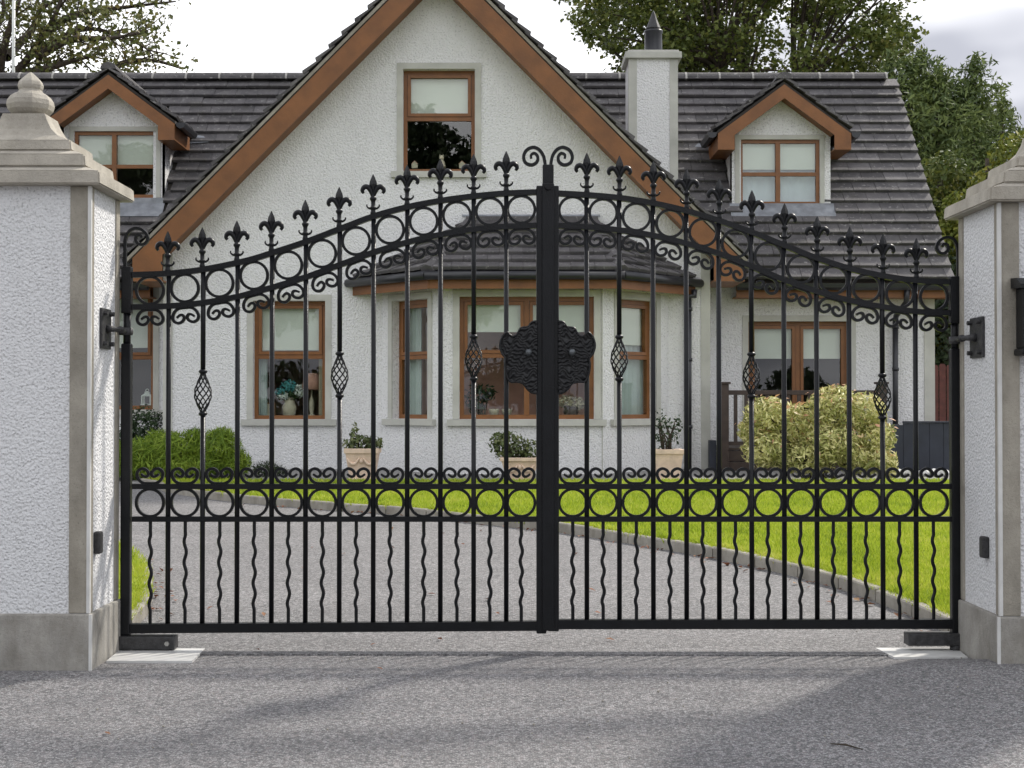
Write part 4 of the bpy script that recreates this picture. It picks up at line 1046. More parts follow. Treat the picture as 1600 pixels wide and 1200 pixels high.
# --- dormers
for xc, nm, DZA in DORM:
    zb = roofz(DY)-0.02; za = DZA
    wx0, wx1 = (at(117, 0, DY).x, at(245, 0, DY).x) if nm == 'left' else (at(1155, 0, DY).x, at(1280, 0, DY).x)
    if nm == 'left': wz0, wz1 = zat(309, DY), zat(205, DY)
    else: wz0, wz1 = zat(320, DY), zat(218, DY)
    off = 0.0
    _, fr = wall('dormer_wall', M['render'], (xc-DW, DY), (xc+DW, DY), zb, lambda u: za-0.16-DSL*abs(u-DW), [(wx0-xc+DW, wx1-xc+DW, wz0, wz1)], [DW], th=0.15)
    rows2 = [(0.58, False), (0.42, False)]; rows3 = [(0.54, True), (0.46, True)]
    rr_ = [(0.53, False), (0.47, False)]
    w = window(fr, wx0-xc+DW, wx1-xc+DW, wz0, wz1, [(0.48, rr_), (0.52, [(0.53, False), (0.47, False)])], rev=0.025, band=0.06, sill=False,
               blind=0.48 if nm == 'left' else 0.42, curtain=None if nm == 'left' else [(0.02, 0.98, M['net'] if 'net' in M else M['curtain'])], fw=0.045)
    for sg in (-1, 1):   # cheeks
        m = MB(); xo = xc + sg*DW; ze = za-0.16-DSL*DW; ye = EAVE_Y + (ze-EAVE_Z)/TANR
        m.prism([(xo, DY+0.002, zb), (xo, DY+0.002, ze), (xo, ye, ze)], (-sg*0.12, 0, 0)); hb(m, 'dormer_cheek', M['render'])
    dr = part('dormer_roof')
    yf = DY-0.22; yb = EAVE_Y + (za+0.15-EAVE_Z)/TANR + 0.1; DX = 0.86
    for sg in (-1, 1):
        u = Vector((0, 1, 0)); v = Vector((-sg, 0, DSL)).normalized(); n = Vector((sg*DSL, 0, 1)).normalized()
        o = Vector((xc+sg*DX, yf-0.03, za+0.02-DSL*DX)); sl = DX*math.sqrt(1+DSL*DSL); ND = 6
        t = Tiles(); t.facet(o, u, v, n, [(sl*i/ND, sl*(i+1)/ND) for i in range(ND)], lambda a, b: (0.0, yb-yf), 0.29,
                             lambda c: c.z > roofz(c.y)-0.12)
        t.objects(range(len(t.mats)), 'dormer_tile', dr)
        m = MB(); ye = EAVE_Y + (za-DSL*DX-EAVE_Z)/TANR
        P0 = Vector((xc, yf+0.01, za+0.015)); P1 = Vector((xc+sg*DX, yf+0.01, za+0.015-DSL*DX)); P2 = Vector((xc+sg*DX, ye+0.1, P1.z)); P3 = Vector((xc, yb, za+0.015))
        m.prism([P0, P1, P2, P3], (0, 0, -0.04)); hb(m, 'roof_deck', M['dark'], dr)
        # bargeboard with boxed foot
        xi = 0.645; zi2 = za-0.21; zo2 = za-0.03; zf = za-0.03-DSL*DX-0.21
        X = lambda d: xc+sg*d
        pts = [(X(0), yf, zo2), (X(DX), yf, zo2-DSL*DX), (X(DX), yf, zf), (X(xi), yf, zf), (X(xi), yf, zi2-DSL*xi), (X(0), yf, zi2)]
        m = MB(); m.prism(pts, (0, -0.025, 0)); hb(m, 'bargeboard', M['wood2'], dr)
        m = MB(); m.obox((X(xi), yf+0.001, zf), (sg*(DX-xi), 0, 0), (0, 0.75, 0), (0, 0, 0.015)); m.obox((X(DX), yf+0.001, zf+0.016), (-sg*0.015, 0, 0), (0, 0.85, 0), (0, 0, 0.17))
        m.obox((X(0), yf+0.001, zi2+0.015), (sg*xi, 0, -DSL*xi), (0, 0.216, 0), (0, 0, 0.015)); hb(m, 'soffit', M['wood2'], dr)
        m = MB(); m.prism([(X(DX)+sg*(0.11+y), yf+0.0, zo2-DSL*DX+0.02+z) for y, z in [(-0.10, 0.0), (-0.09, -0.05), (-0.05, -0.075), (0.0, -0.065), (0.02, -0.02), (0.02, 0.0)]], (0, 0.75, 0)); hb(m, 'gutter', M['gutter'], dr)
        # crumpled lead in the valley behind the gutter
        m = MB(); yv = EAVE_Y + (zf+0.02-EAVE_Z)/TANR; 
        q = [Vector((X(0.70), yv+0.02, roofz(yv+0.02)+0.075)), Vector((X(1.08), yv+0.05, roofz(yv+0.05)+0.075)), Vector((X(1.0), yv+0.13, roofz(yv+0.13)+0.075)), Vector((X(0.70), yv+0.17, roofz(yv+0.17)+0.085))]
        m.prism(q, ndir*0.012); hb(m, 'flashing', M['lead'], dr)
    m = MB(); m.prism([(xc+y*0.8, yf-0.035, za+0.045+z*0.8) for y, z in rp_], (0, yb-yf, 0)); hb(m, 'ridge_tile', M['tile'], dr)
    # lead apron below the window
    m = MB(); y0 = DY-0.17
    m.obox((xc-0.68, y0, roofz(y0)+0.066), (1.36, 0, 0), (0, 0.16, 0.16*TANR), ndir*0.01); m.box(xc-0.66, xc+0.66, DY-0.018, DY-0.003, zb+0.05, wz0-0.003); hb(m, 'flashing', M['lead'], dr)
    # dim room behind
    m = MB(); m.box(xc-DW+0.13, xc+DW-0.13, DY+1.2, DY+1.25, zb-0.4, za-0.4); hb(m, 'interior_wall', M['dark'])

# --- chimney
CY = 18.85; ca, cb = at(983, 0, CY).x, at(1058, 0, CY).x
zc_, zt_ = zat(92, CY), zat(78, CY)
m = MB(); m.box(ca, cb, CY, CY+0.62, 2.9, zc_); ch = hb(m, 'chimney', M['render'])
for a, b in ((ca-0.008, ca+0.10), (cb-0.10, cb+0.008)):
    m = MB(); m.box(a, b, CY-0.010, CY+0.10, 3.2, zc_-0.002); hb(m, 'corner_strip', M['smooth'], ch)
m = MB(); m.bbox(ca-0.055, cb+0.055, CY-0.055, CY+0.675, zc_, zt_-0.03, 0.01); m.bbox(ca-0.02, cb+0.02, CY-0.02, CY+0.64, zt_-0.03, zt_, 0.01); hb(m, 'chimney_cap', M['smooth'], ch)
cx = (at(1008, 0, CY).x+at(1036, 0, CY).x)/2 + 0.02; cyy = CY+0.30; hp = zat(39, CY)
m = MB(); m.lathe([(0.125, zt_-0.01), (0.12, zt_+0.05), (0.115, hp-0.04), (0.125, hp-0.02), (0.125, hp)], 20, (cx, cyy, 0)); hb(m, 'chimney_pot', M['gutter'], ch)
m = MB(); m.lathe([(0.085, hp), (0.10, hp+0.03), (0.055, hp+0.14), (0.02, hp+0.24), (0.004, hp+0.27)], 12, (cx, cyy, 0), False); hb(m, 'cowl', M['black_dull'], ch)

# ------------------------------------------------------------------ foliage makers
def leaves(name, C, Nn, size, mat, parent, up=0.3, aspect=0.55, seed=1, fold=True):
    """leaf blades, each folded along its midrib; C centres, Nn outward directions"""
    r = np.random.default_rng(seed); n = len(C)
    d = Nn + r.normal(0, 0.8, (n, 3)); d /= np.linalg.norm(d, axis=1)[:, None] + 1e-9
    t = r.normal(0, 1, (n, 3)); t[:, 2] -= up; t -= d*(t*d).sum(1)[:, None]; t /= np.linalg.norm(t, axis=1)[:, None] + 1e-9
    s = np.cross(d, t); L_ = size*r.uniform(0.6, 1.3, n)[:, None]; Wd = L_*aspect
    a = C - t*L_*0.5; b = C + t*L_*0.5; m1 = C + s*Wd*0.5 + d*Wd*0.18; m2 = C - s*Wd*0.5 + d*Wd*0.18
    V = np.stack([a, m1, b, m2], 1).reshape(-1, 3); idx = np.arange(n)*4
    Lp = np.stack([idx, idx+1, idx+2, idx, idx+2, idx+3], 1).ravel()
    return np_mesh(name, V, Lp, 3, mat, parent)
def limb(mb, p, d, L_, r, depth, tips, rs, bend=0.35, spread=0.75, shrink=0.72, kids=(2, 3), up=0.08):
    pts = [p.copy()]; dd = d.copy(); n = 5
    for i in range(n):
        dd = (dd + Vector((rs.uniform(-1,1), rs.uniform(-1,1), rs.uniform(-1,1)))*bend*0.3 + Vector((0,0,up))).normalized()
        pts.append(pts[-1] + dd*(L_/n))
    rad = [r*(1-0.42*i/n) for i in range(n+1)]
    mb.tube(pts, rad, 7 if r > 0.05 else 5, cap=False)
    if depth <= 2:
        for q in pts[2:]: tips.append((q, dd, r))
    if depth == 0: tips.append((pts[-1], dd, r)); return
    k = rs.randint(*kids)
    for j in range(k):
        ax = Vector((rs.uniform(-1,1), rs.uniform(-1,1), rs.uniform(-1,1))).normalized()
        nd = (dd + ax*spread*rs.uniform(0.6, 1.2)).normalized()
        st = pts[-1] if j < 2 else pts[rs.randint(2, n-1)]
        limb(mb, st, nd, L_*shrink*rs.uniform(0.8, 1.15), r*0.60, depth-1, tips, rs, bend, spread, shrink, kids, up)

def broad_tree(name, label, base, trunk_h, r0, L0, depth, mat, nleaf, lsize, seed, clump=0.42, dirs=None, cat='tree', group=None, keep=None, spread=0.75, kids=(2, 3), up=0.08):
    rs = random.Random(seed); t = thing(name, label, cat, base, group)
    mb = MB(); tips = []
    mb.tube([(0,0,-0.3), (0.03,0.02,trunk_h*0.5), (0,0,trunk_h)], [r0*1.25, r0, r0*0.88], 10, cap=False)
    for d in (dirs or [(0.6,0,0.8), (-0.6,0.1,0.8), (0.1,0.6,0.8), (0,-0.6,0.8), (0.0,0.1,1)]):
        limb(mb, Vector((0,0,trunk_h-rs.uniform(0, 0.25)*trunk_h)), Vector(d).normalized(), L0*rs.uniform(0.85, 1.15), r0*0.55, depth, tips, rs, spread=spread, kids=kids, up=up)
    mb.build('trunk', M['bark'], t)
    T = np.array([p[:] for p, _, _ in tips])
    if keep is not None: T = T[[keep(Vector(p)+Vector(base)) for p in T]]
    r = np.random.default_rng(seed); k = r.integers(0, len(T), nleaf)
    off = r.normal(0, 1, (nleaf, 3)); C = T[k] + off*clump*r.uniform(0.25, 1.0, (nleaf, 1))
    Nn = off/(np.linalg.norm(off, axis=1)[:, None]+1e-9) + np.array([0, 0, 0.6])
    leaves('crown', C, Nn, lsize, mat, t, seed=seed)
    return t
def blob_points(r, n, blobs):
    """points near the skin of a cluster of uneven lobes: (x,y,z,rx,ry,rz)"""
    B = np.array(blobs); w = B[:, 3]*B[:, 4]+B[:, 5]*B[:, 4]+B[:, 3]*B[:, 5]; k = r.choice(len(B), n, p=w/w.sum())
    d = r.normal(0, 1, (n, 3)); d /= np.linalg.norm(d, axis=1)[:, None]
    rad = r.uniform(0.55, 1.05, (n, 1))
    return B[k, :3] + d*B[k, 3:6]*rad, d
def bush(name, label, base, blobs, n, size, mat, seed, cat='shrub', aspect=0.5, stems=8, up=0.3, group=None, extra=None):
    t = thing(name, label, cat, base, group); r = np.random.default_rng(seed); rs = random.Random(seed)
    C, d = blob_points(r, n, blobs); ok = C[:, 2] > 0.0; C = C[ok]; d = d[ok]
    leaves('foliage', C, d + np.array([0, 0, 0.4]), size, mat, t, seed=seed, aspect=aspect, up=up)
    if extra:
        emat, ne, esz = extra
        C, d = blob_points(r, ne*3, blobs); ok = (d[:, 2] > 0.25) & (C[:, 2] > 0); C = (C + d*0.05)[ok][:ne]; d = d[ok][:ne]
        leaves('young_foliage', C, d + np.array([0, 0, 0.8]), esz, emat, t, seed=seed+1, aspect=0.4, up=-0.5)
    mb = MB()
    for i in range(stems):
        b = blobs[i % len(blobs)]; q = Vector((b[0]+rs.uniform(-.3,.3)*b[3], b[1]+rs.uniform(-.3,.3)*b[4], b[2]+rs.uniform(-0.2,.5)*b[5]))
        s0 = Vector((rs.uniform(-.05,.05)+b[0]*0.15, rs.uniform(-.05,.05), 0)); mid = s0.lerp(q, 0.5) + Vector((rs.uniform(-.04,.04), 0, 0.03))
        mb.tube([s0, mid, q], [0.014, 0.010, 0.005], 5)
    mb.build('stem', M['bark'], t); return t

# ------------------------------------------------------------------ garden in front of the house
def px_x(px, D): return at(px, 600, D).x
def pot(px, D, label, w=0.37, h=0.35, swag=True):
    x = px_x(px, D); z = gz(D)+0.012
    t = thing('planter', label, 'planter', (x, D, z), 'terracotta planters along the front path')
    def sq(k, zz): return [(-w/2*k, -w/2*k, zz), (w/2*k, -w/2*k, zz), (w/2*k, w/2*k, zz), (-w/2*k, w/2*k, zz)]
    m = MB(); prof = [(0.78, 0), (0.78, 0.03), (0.70, 0.035), (0.92, h*0.86)]
    vs = []; [vs.extend(sq(k, zz)) for k, zz in prof]
    fs = [(i*4+j, i*4+(j+1) % 4, (i+1)*4+(j+1) % 4, (i+1)*4+j) for i in range(3) for j in range(4)] + [(12, 13, 14, 15), (3, 2, 1, 0)]
    m.add(vs, fs); m.build('pot_body', M['terracotta'], t)
    m = MB()
    for a, b, c, d in ((-w/2, w/2, -w/2, -w/2+0.04), (-w/2, w/2, w/2-0.04, w/2), (-w/2, -w/2+0.04, -w/2+0.04, w/2-0.04), (w/2-0.04, w/2, -w/2+0.04, w/2-0.04)):
        m.bbox(a, b, c, d, h*0.85, h, 0.006)
    m.build('rim', M['terracotta'], t)
    if swag:
        m = MB()
        for sx in (-1, 1):
            pts = [(sx*0.02 + sx*0.135*i/8, -w/2*(0.72+0.2*0.7)-0.004+0.0, h*0.72 - 0.07*math.sin(math.pi*i/8)) for i in range(9)]
            m.tube(pts, [0.008+0.01*math.sin(math.pi*i/8) for i in range(9)], 6)
        m.lathe([(0.004, -0.03), (0.018, -0.02), (0.022, 0), (0.018, 0.02), (0.004, 0.03)], 8, (0, -w/2*0.86, h*0.62)); m.build('swag', M['terracotta'], t)
    m = MB(); m.box(-w/2+0.045, w/2-0.045, -w/2+0.045, w/2-0.045, h*0.8, h*0.9); m.build('soil', M['soil'], t)
    return x, z+h*0.9
x, z = pot(567, 15.6, 'pale terracotta planter with a swag front below the left bay window')
bush('potted_plant', 'low variegated shrub with one tall sprig in the planter below the left bay window', (x, 15.6, z),
     [(-0.03, 0, 0.08, 0.20, 0.16, 0.09), (0.12, 0, 0.09, 0.10, 0.12, 0.08), (-0.09, 0, 0.18, 0.05, 0.05, 0.13)], 520, 0.055, M['leaf_pot'], 11, 'plant', stems=5)
x, z = pot(812, 15.5, 'pale terracotta planter below the middle bay window, half behind the gate post', w=0.42, h=0.26)
bush('potted_plant', 'rounded variegated shrub in the planter half behind the gate post', (x, 15.5, z),
     [(-0.12, 0, 0.14, 0.20, 0.17, 0.16), (0.12, 0.02, 0.10, 0.18, 0.16, 0.12), (-0.22, 0, 0.2, 0.1, 0.1, 0.1)], 800, 0.055, M['leaf_pot'], 12, 'plant', stems=7)
x, z = pot(1043, 15.6, 'pale terracotta planter below the right bay window', w=0.33, h=0.34, swag=False)
bush('potted_plant', 'tall loose glossy dark green shrub in the planter below the right bay window', (x, 15.6, z),
     [(-0.02, 0, 0.17, 0.16, 0.12, 0.16), (-0.06, 0, 0.34, 0.10, 0.08, 0.14), (0.09, 0, 0.28, 0.07, 0.07, 0.14)], 190, 0.052, M['leaf_camel'], 13, 'plant', stems=10)

bush('juniper', 'spreading bright green juniper on the left in front of the house', (-3.55, 15.9, gz(15.9)),
     [(-0.55, 0, 0.22, 0.45, 0.45, 0.24), (-0.15, -0.05, 0.30, 0.40, 0.42, 0.22), (0.28, 0, 0.34, 0.28, 0.4, 0.20), (-0.05, 0, 0.13, 0.66, 0.55, 0.18), (-0.3, 0, 0.42, 0.2, 0.2, 0.13), (0.50, 0, 0.17, 0.16, 0.3, 0.16), (0.36, 0, 0.48, 0.12, 0.2, 0.09), (0.05, 0, 0.48, 0.10, 0.2, 0.08)],
     17000, 0.12, M['leaf_jun'], 21, 'shrub', aspect=0.09, up=-1.1, stems=14)
bush('box_bush', 'dark green clipped bush under the far left window', (px_x(226, 17.5), 17.5, gz(17.5)),
     [(0, 0, 0.42, 0.30, 0.3, 0.34), (-0.15, 0, 0.25, 0.28, 0.3, 0.25)], 3200, 0.05, M['leaf_box'], 22, 'shrub')
bush('grassy_plant', 'small dark spiky plant at the house wall right of the juniper', (px_x(415, 16.2), 16.2, gz(16.2)),
     [(0, 0, 0.08, 0.16, 0.14, 0.10), (0.14, 0, 0.05, 0.10, 0.10, 0.07)], 420, 0.13, M['leaf_hedge'], 23, 'plant', aspect=0.09, up=-1.0, stems=3)
bush('pieris_shrub', 'large cream and green pieris shrub with pink new growth beside the deck', (px_x(1275, 15.6), 15.6, gz(15.6)),
     [(-0.52, 0, 0.72, 0.26, 0.30, 0.20), (-0.58, -0.1, 0.36, 0.24, 0.3, 0.2), (-0.22, 0.1, 0.60, 0.30, 0.3, 0.24), (0.18, 0, 0.80, 0.28, 0.3, 0.23), (0.50, 0, 0.74, 0.26, 0.3, 0.22),
      (0.62, -0.05, 0.48, 0.22, 0.3, 0.20), (0.15, -0.15, 0.42, 0.34, 0.3, 0.2), (-0.15, -0.1, 0.26, 0.40, 0.3, 0.18), (0.52, -0.1, 0.24, 0.32, 0.3, 0.18), (0.3, 0.1, 0.95, 0.12, 0.14, 0.09), (-0.70, 0, 0.55, 0.14, 0.2, 0.14), (0.80, 0, 0.14, 0.08, 0.1, 0.16)],
     15000, 0.072, M['leaf_pier'], 24, 'shrub', aspect=0.27, stems=16, up=-0.4, extra=(M['leaf_pink'], 230, 0.075))

# raised deck with balustrade beside the house
DK = 16.95
dk = thing('deck', 'dark brown timber deck with posts and handrail right of the bay', 'deck', (3.5, DK, gz(DK)))
def db(mb, n, mat): mb.v = [(a-3.5, b-DK, c-gz(DK)) for a, b, c in mb.v]; return mb.build(n, mat, dk)
xl, xr = px_x(1125, DK), px_x(1372, DK); zt_ = at(0, 600, DK).z; zr = at(0, 611, DK).z; zd = at(0, 700, DK).z
for a in (xl, xr):
    db(MB().bbox(a, a+0.105, DK, DK+0.105, 0.1, zt_, 0.006), 'post', M['deck'])
    db(MB().bbox(a-0.02, a+0.125, DK-0.02, DK+0.125, zt_, zt_+0.025, 0.006), 'post_cap', M['deck'])
db(MB().bbox(xl+0.106, xr-0.001, DK+0.02, DK+0.085, zr-0.045, zr+0.01, 0.006), 'handrail', M['deck'])
db(MB().bbox(xl+0.106, xr-0.001, DK+0.03, DK+0.075, zd+0.03, zd+0.075, 0.004), 'bottom_rail', M['deck'])
a = xl+0.17
while a < xr-0.05:
    db(MB().box(a, a+0.04, DK+0.03, DK+0.07, zd+0.076, zr-0.046), 'baluster', M['deck']); a += 0.125
z = gz(DK)
while z < zd-0.02:
    db(MB().bbox(xl+0.106, xr-0.001, DK+0.05, DK+0.075, z, min(zd, z+0.12), 0.004), 'skirt_board', M['deck']); z += 0.128
y = DK+0.08
while y < 18.25:
    db(MB().bbox(xl-0.02, 5.35, y, min(y+0.135, 18.27), zd-0.028, zd, 0.003), 'floor_board', M['deck']); y += 0.142
db(MB().bbox(px_x(1108, 17.1), xl-0.03, 17.05, 17.2, 0.1, at(0, 688, 17.05).z, 0.006), 'skirt_board', M['navy'])
sc = thing('garden_screen', 'low dark slate blue board screen right of the pieris shrub', 'screen', (4.6, 16.6, gz(16.6)))
SX = [(1383, 1411, 664), (1411, 1431, 661), (1431, 1452, 661), (1452, 1474, 661), (1474, 1500, 661)]
for a, b, yt in SX:
    m = MB().bbox(px_x(a, 16.6)+0.0015, px_x(b, 16.6)-0.0015, 16.6, 16.625, gz(16.6)+0.03, at(0, yt, 16.6).z, 0.003); m.v = [(p-4.6, q-16.6, r-gz(16.6)) for p, q, r in m.v]; m.build('screen_board', M['navy'], sc)
m = MB().bbox(px_x(1411, 16.6), px_x(1500, 16.6), 16.585, 16.64, at(0, 661, 16.6).z+0.001, at(0, 661, 16.6).z+0.022, 0.004); m.v = [(p-4.6, q-16.6, r-gz(16.6)) for p, q, r in m.v]; m.build('screen_cap', M['navy'], sc)
for i, (px, w) in enumerate(((1403, 0.17), (1420, 0.15), (1443, 0.14), (1458, 0.16), (1474, 0.13))):
    m = MB(); rs = random.Random(i+50); D = 16.2
    bm = bmesh.new(); bmesh.ops.create_icosphere(bm, subdivisions=2, radius=1)
    for v in bm.verts: v.co = Vector((v.co.x*w*0.48, v.co.y*0.07, v.co.z*0.05)) * rs.uniform(0.88, 1.1)
    me = bpy.data.meshes.new('border_stone'); bm.to_mesh(me); bm.free(); me.materials.append(M['white_paint'])
    o = link('border_stone', me, None, (px_x(px, D), D, gz(D)+0.045)); tag(o, ['whitish border stone nearest the pieris shrub', 'second whitish border stone from the pieris shrub', 'middle one of the five whitish border stones', 'largest whitish border stone right of the middle one', 'whitish border stone nearest the right gate pillar'][i], 'stone', 'white stones below the dark screen')
bg_ = thing('garden_gate', 'red brown vertical board gate between the house and the right pillar', 'garden gate', (5.7, 19.2, gz(19.2)))
def gb(mb, n): mb.v = [(a-5.7, b-19.2, c-gz(19.2)) for a, b, c in mb.v]; return mb.build(n, M['redwood'], bg_)
xx = px_x(1456, 19.2); k = 0
while xx < px_x(1530, 19.2):
    top = at(0, 570 - (1.5 if k % 2 else 0), 19.2).z
    m = MB(); m.prism([(xx+0.004, 19.2, 0.2), (xx+0.088, 19.2, 0.2), (xx+0.088, 19.2, top-0.02), (xx+0.066, 19.2, top), (xx+0.026, 19.2, top), (xx+0.004, 19.2, top-0.02)], (0, 0.022, 0)); gb(m, 'gate_board'); xx += 0.098; k += 1
for zz in (0.55, 1.35): gb(MB().bbox(px_x(1456, 19.2), xx, 19.223, 19.26, zz, zz+0.09, 0.003), 'gate_rail')

# things on the window sills indoors
def lantern(px, y0, y1, D, label):
    p = at(px, y1, D); h = at(px, y0, D).z - p.z; w = h*0.36
    t = thing('lantern', label, 'lantern', p)
    MB().bbox(-w, w, -w, w, 0, h*0.09, 0.003).build('base', M['white_metal'], t)
    for sx in (-1, 1):
        for sy in (-1, 1): MB().box(sx*w*0.8-0.008, sx*w*0.8+0.008, sy*w*0.8-0.008, sy*w*0.8+0.008, h*0.09, h*0.6).build('post', M['white_metal'], t)
    MB().lathe([(w*1.35, h*0.6), (w*1.3, h*0.64), (w*0.55, h*0.8), (w*0.55, h*0.86), (w*0.65, h*0.88), (w*0.2, h*0.95)], 4, (0,0,0), False, rot=R(45)).build('lid', M['white_metal'], t)
    MB().tube([(w*0.3*math.cos(a), 0, h*0.97 + w*0.35*math.sin(a)) for a in [2*math.pi*i/12 for i in range(13)]], 0.005, 5).build('handle', M['white_metal'], t)
lantern(230, 610, 633, 18.56, 'small white metal lantern on the sill of the far left window')
def ornament_house(px, D, yb, h, label):
    p = at(px, yb, D); t = thing('ornament', label, 'ornament', p); w = h*0.42
    MB().prism([(-w, -w*0.6, 0), (w, -w*0.6, 0), (w, -w*0.6, h*0.6), (0, -w*0.6, h), (-w, -w*0.6, h*0.6)], (0, w*1.2, 0)).build('ornament_wall', M['cream'], t)
    m = MB()
    for s in (-1, 1): m.obox((0, -w*0.7, h*1.02), (s*w*1.15, 0, -h*0.46), (0, w*1.4, 0), (0, 0, h*0.06))
    m.build('ornament_roof', M['interior_red'], t)
ornament_house(648, 17.46, 263, 0.085, 'tiny cream house ornament at the left end of the gable window sill')
ornament_house(722, 17.46, 263, 0.085, 'tiny cream house ornament at the right end of the gable window sill')
p = at(690, 263, 17.46); t = thing('figurine', 'small pale cat figurine in the middle of the gable window sill', 'figurine', p)
MB().lathe([(0.045, 0), (0.05, 0.03), (0.04, 0.07), (0.026, 0.1), (0.018, 0.112)], 12).build('body', M['cream'], t)
m = MB(); m.lathe([(0.004, 0.1), (0.026, 0.11), (0.032, 0.128), (0.026, 0.148), (0.004, 0.158)], 10, (0, -0.008, 0))
for s in (-1, 1): m.lathe([(0.011, 0.145), (0.001, 0.172)], 4, (s*0.02, -0.005, 0))
m.build('head', M['cream'], t)
p = at(452, 652, 17.62); t = thing('flower_vase', 'vase of teal and white flowers inside the left ground floor window', 'vase', p)
MB().lathe([(0.05, 0), (0.075, 0.03), (0.09, 0.12), (0.06, 0.19), (0.05, 0.22), (0.06, 0.24)], 16).build('vase_body', M['cream'], t)
r = np.random.default_rng(4); C, d = blob_points(r, 420, [(0.0, 0, 0.36, 0.10, 0.08, 0.09), (-0.1, 0, 0.30, 0.07, 0.07, 0.06)]); leaves('petals', C, d, 0.045, M['teal'], t, seed=4)
C, d = blob_points(r, 420, [(0.13, 0, 0.32, 0.09, 0.08, 0.08), (-0.06, -0.03, 0.25, 0.08, 0.06, 0.05)]); leaves('petals', C, d, 0.045, M['white_metal'], t, seed=6)
C, d = blob_points(r, 200, [(0.0, 0, 0.27, 0.13, 0.08, 0.06)]); leaves('leaf', C, d, 0.06, M['leaf_box'], t, seed=7)
p = at(487, 652, 17.66); t = thing('table_lamp', 'brown shaded table lamp inside the left ground floor window', 'lamp', p)
MB().lathe([(0.05, 0), (0.055, 0.015), (0.02, 0.04), (0.035, 0.12), (0.03, 0.2), (0.012, 0.26), (0.012, 0.36)], 14).build('lamp_base', M['cream'], t)
MB().lathe([(0.13, 0.34), (0.085, 0.54), (0.08, 0.54), (0.125, 0.34)], 20).build('lamp_shade', M['interior_red'], t)
p = at(421, 652, 17.60); t = thing('picture_frame', 'small standing picture frame at the left of the flower vase', 'picture frame', p)
m = MB(); [m.box(*b) for b in ((-0.07, 0.07, 0, 0.014, 0, 0.015), (-0.07, 0.07, 0, 0.014, 0.165, 0.18), (-0.07, -0.055, 0, 0.014, 0.015, 0.165), (0.055, 0.07, 0, 0.014, 0.015, 0.165))]; m.build('frame', M['wood'], t)
MB().box(-0.055, 0.055, 0.006, 0.012, 0.015, 0.165).build('picture', M['cream'], t)
p = at(748, 650, 16.78); bush('house_plant', 'leafy house plant inside the left light of the middle bay window', (p.x, 16.78, p.z), [(-0.03, 0, 0.20, 0.13, 0.1, 0.2), (0.1, 0, 0.26, 0.1, 0.08, 0.1)], 300, 0.075, M['leaf_camel'], 31, 'plant', aspect=0.3, stems=8)
for px, lab in ((772, 'left cream bowl on the middle bay window sill'), (792, 'right cream bowl on the middle bay window sill')):
    p = at(px, 651, 16.74); o = MB().lathe([(0.03, 0), (0.035, 0.01), (0.055, 0.05), (0.062, 0.09), (0.056, 0.09), (0.04, 0.03)], 16).build('bowl', M['cream'], None); o.location = p; tag(o, lab, 'bowl')
p = at(892, 651, 16.76); t = thing('dried_flowers', 'cream dried flowers inside the right light of the middle bay window', 'flowers', p)
MB().lathe([(0.06, 0), (0.09, 0.05), (0.08, 0.12)], 14).build('basket', M['deck'], t)
C, d = blob_points(r, 500, [(-0.05, 0, 0.17, 0.1, 0.08, 0.08), (0.08, 0, 0.15, 0.09, 0.08, 0.07)]); leaves('petals', C, d, 0.04, M['cream'], t, seed=9)

# ------------------------------------------------------------------ trees behind
def px3(x, y, D): return at(x, y, D)
def boughs(name, label, base, lines, mat, leaf_n, leaf_size, seed, twig=(0.35, 0.9), r0=0.10, spread=0.20, every=0.30, group='trees behind the house', ok=None):
    """tree from its main boughs (lists of world points), side twigs along them, leaf sprays at the twigs"""
    rs = random.Random(seed); t = thing(name, label, 'tree', base, group); B = Vector(base); mb = MB(); C = []; d = []
    for ln in lines:
        p = spline([Vector(q)-B for q in ln], 6); n = len(p)
        mb.tube(p, [r0*(1-0.86*i/(n-1)) for i in range(n)], 7, cap=False)
        acc = 0
        for i in range(2, n):
            acc += (p[i]-p[i-1]).length
            while acc > every:
                acc -= every; tdir = (p[i]-p[i-1]).normalized()
                sd = (tdir*0.7 + Vector((rs.uniform(-1,1), rs.uniform(-1,1), rs.uniform(-0.7,1)))*0.9).normalized(); L_ = rs.uniform(*twig)
                q1 = p[i] + sd*L_*0.5 + Vector((0,0,rs.uniform(-.05,.08))); q2 = p[i] + sd*L_ + Vector((0,0,rs.uniform(-.12,.12)))
                if ok and not ok(q2+B): continue
                mb.tube([p[i], q1, q2], [0.018, 0.012, 0.005], 4, cap=False)
                for k in range(leaf_n):
                    c = q1.lerp(q2, rs.random()**0.6*1.1); c = c + Vector((rs.gauss(0,1), rs.gauss(0,1), rs.gauss(0,1)))*spread
                    C.append(c[:]); d.append((rs.gauss(0,.5), rs.gauss(0,.5), 1))
    mb.build('trunk', M['bark'], t); leaves('crown', np.array(C), np.array(d), leaf_size, mat, t, seed=seed, aspect=0.75); return t
D = 29.0
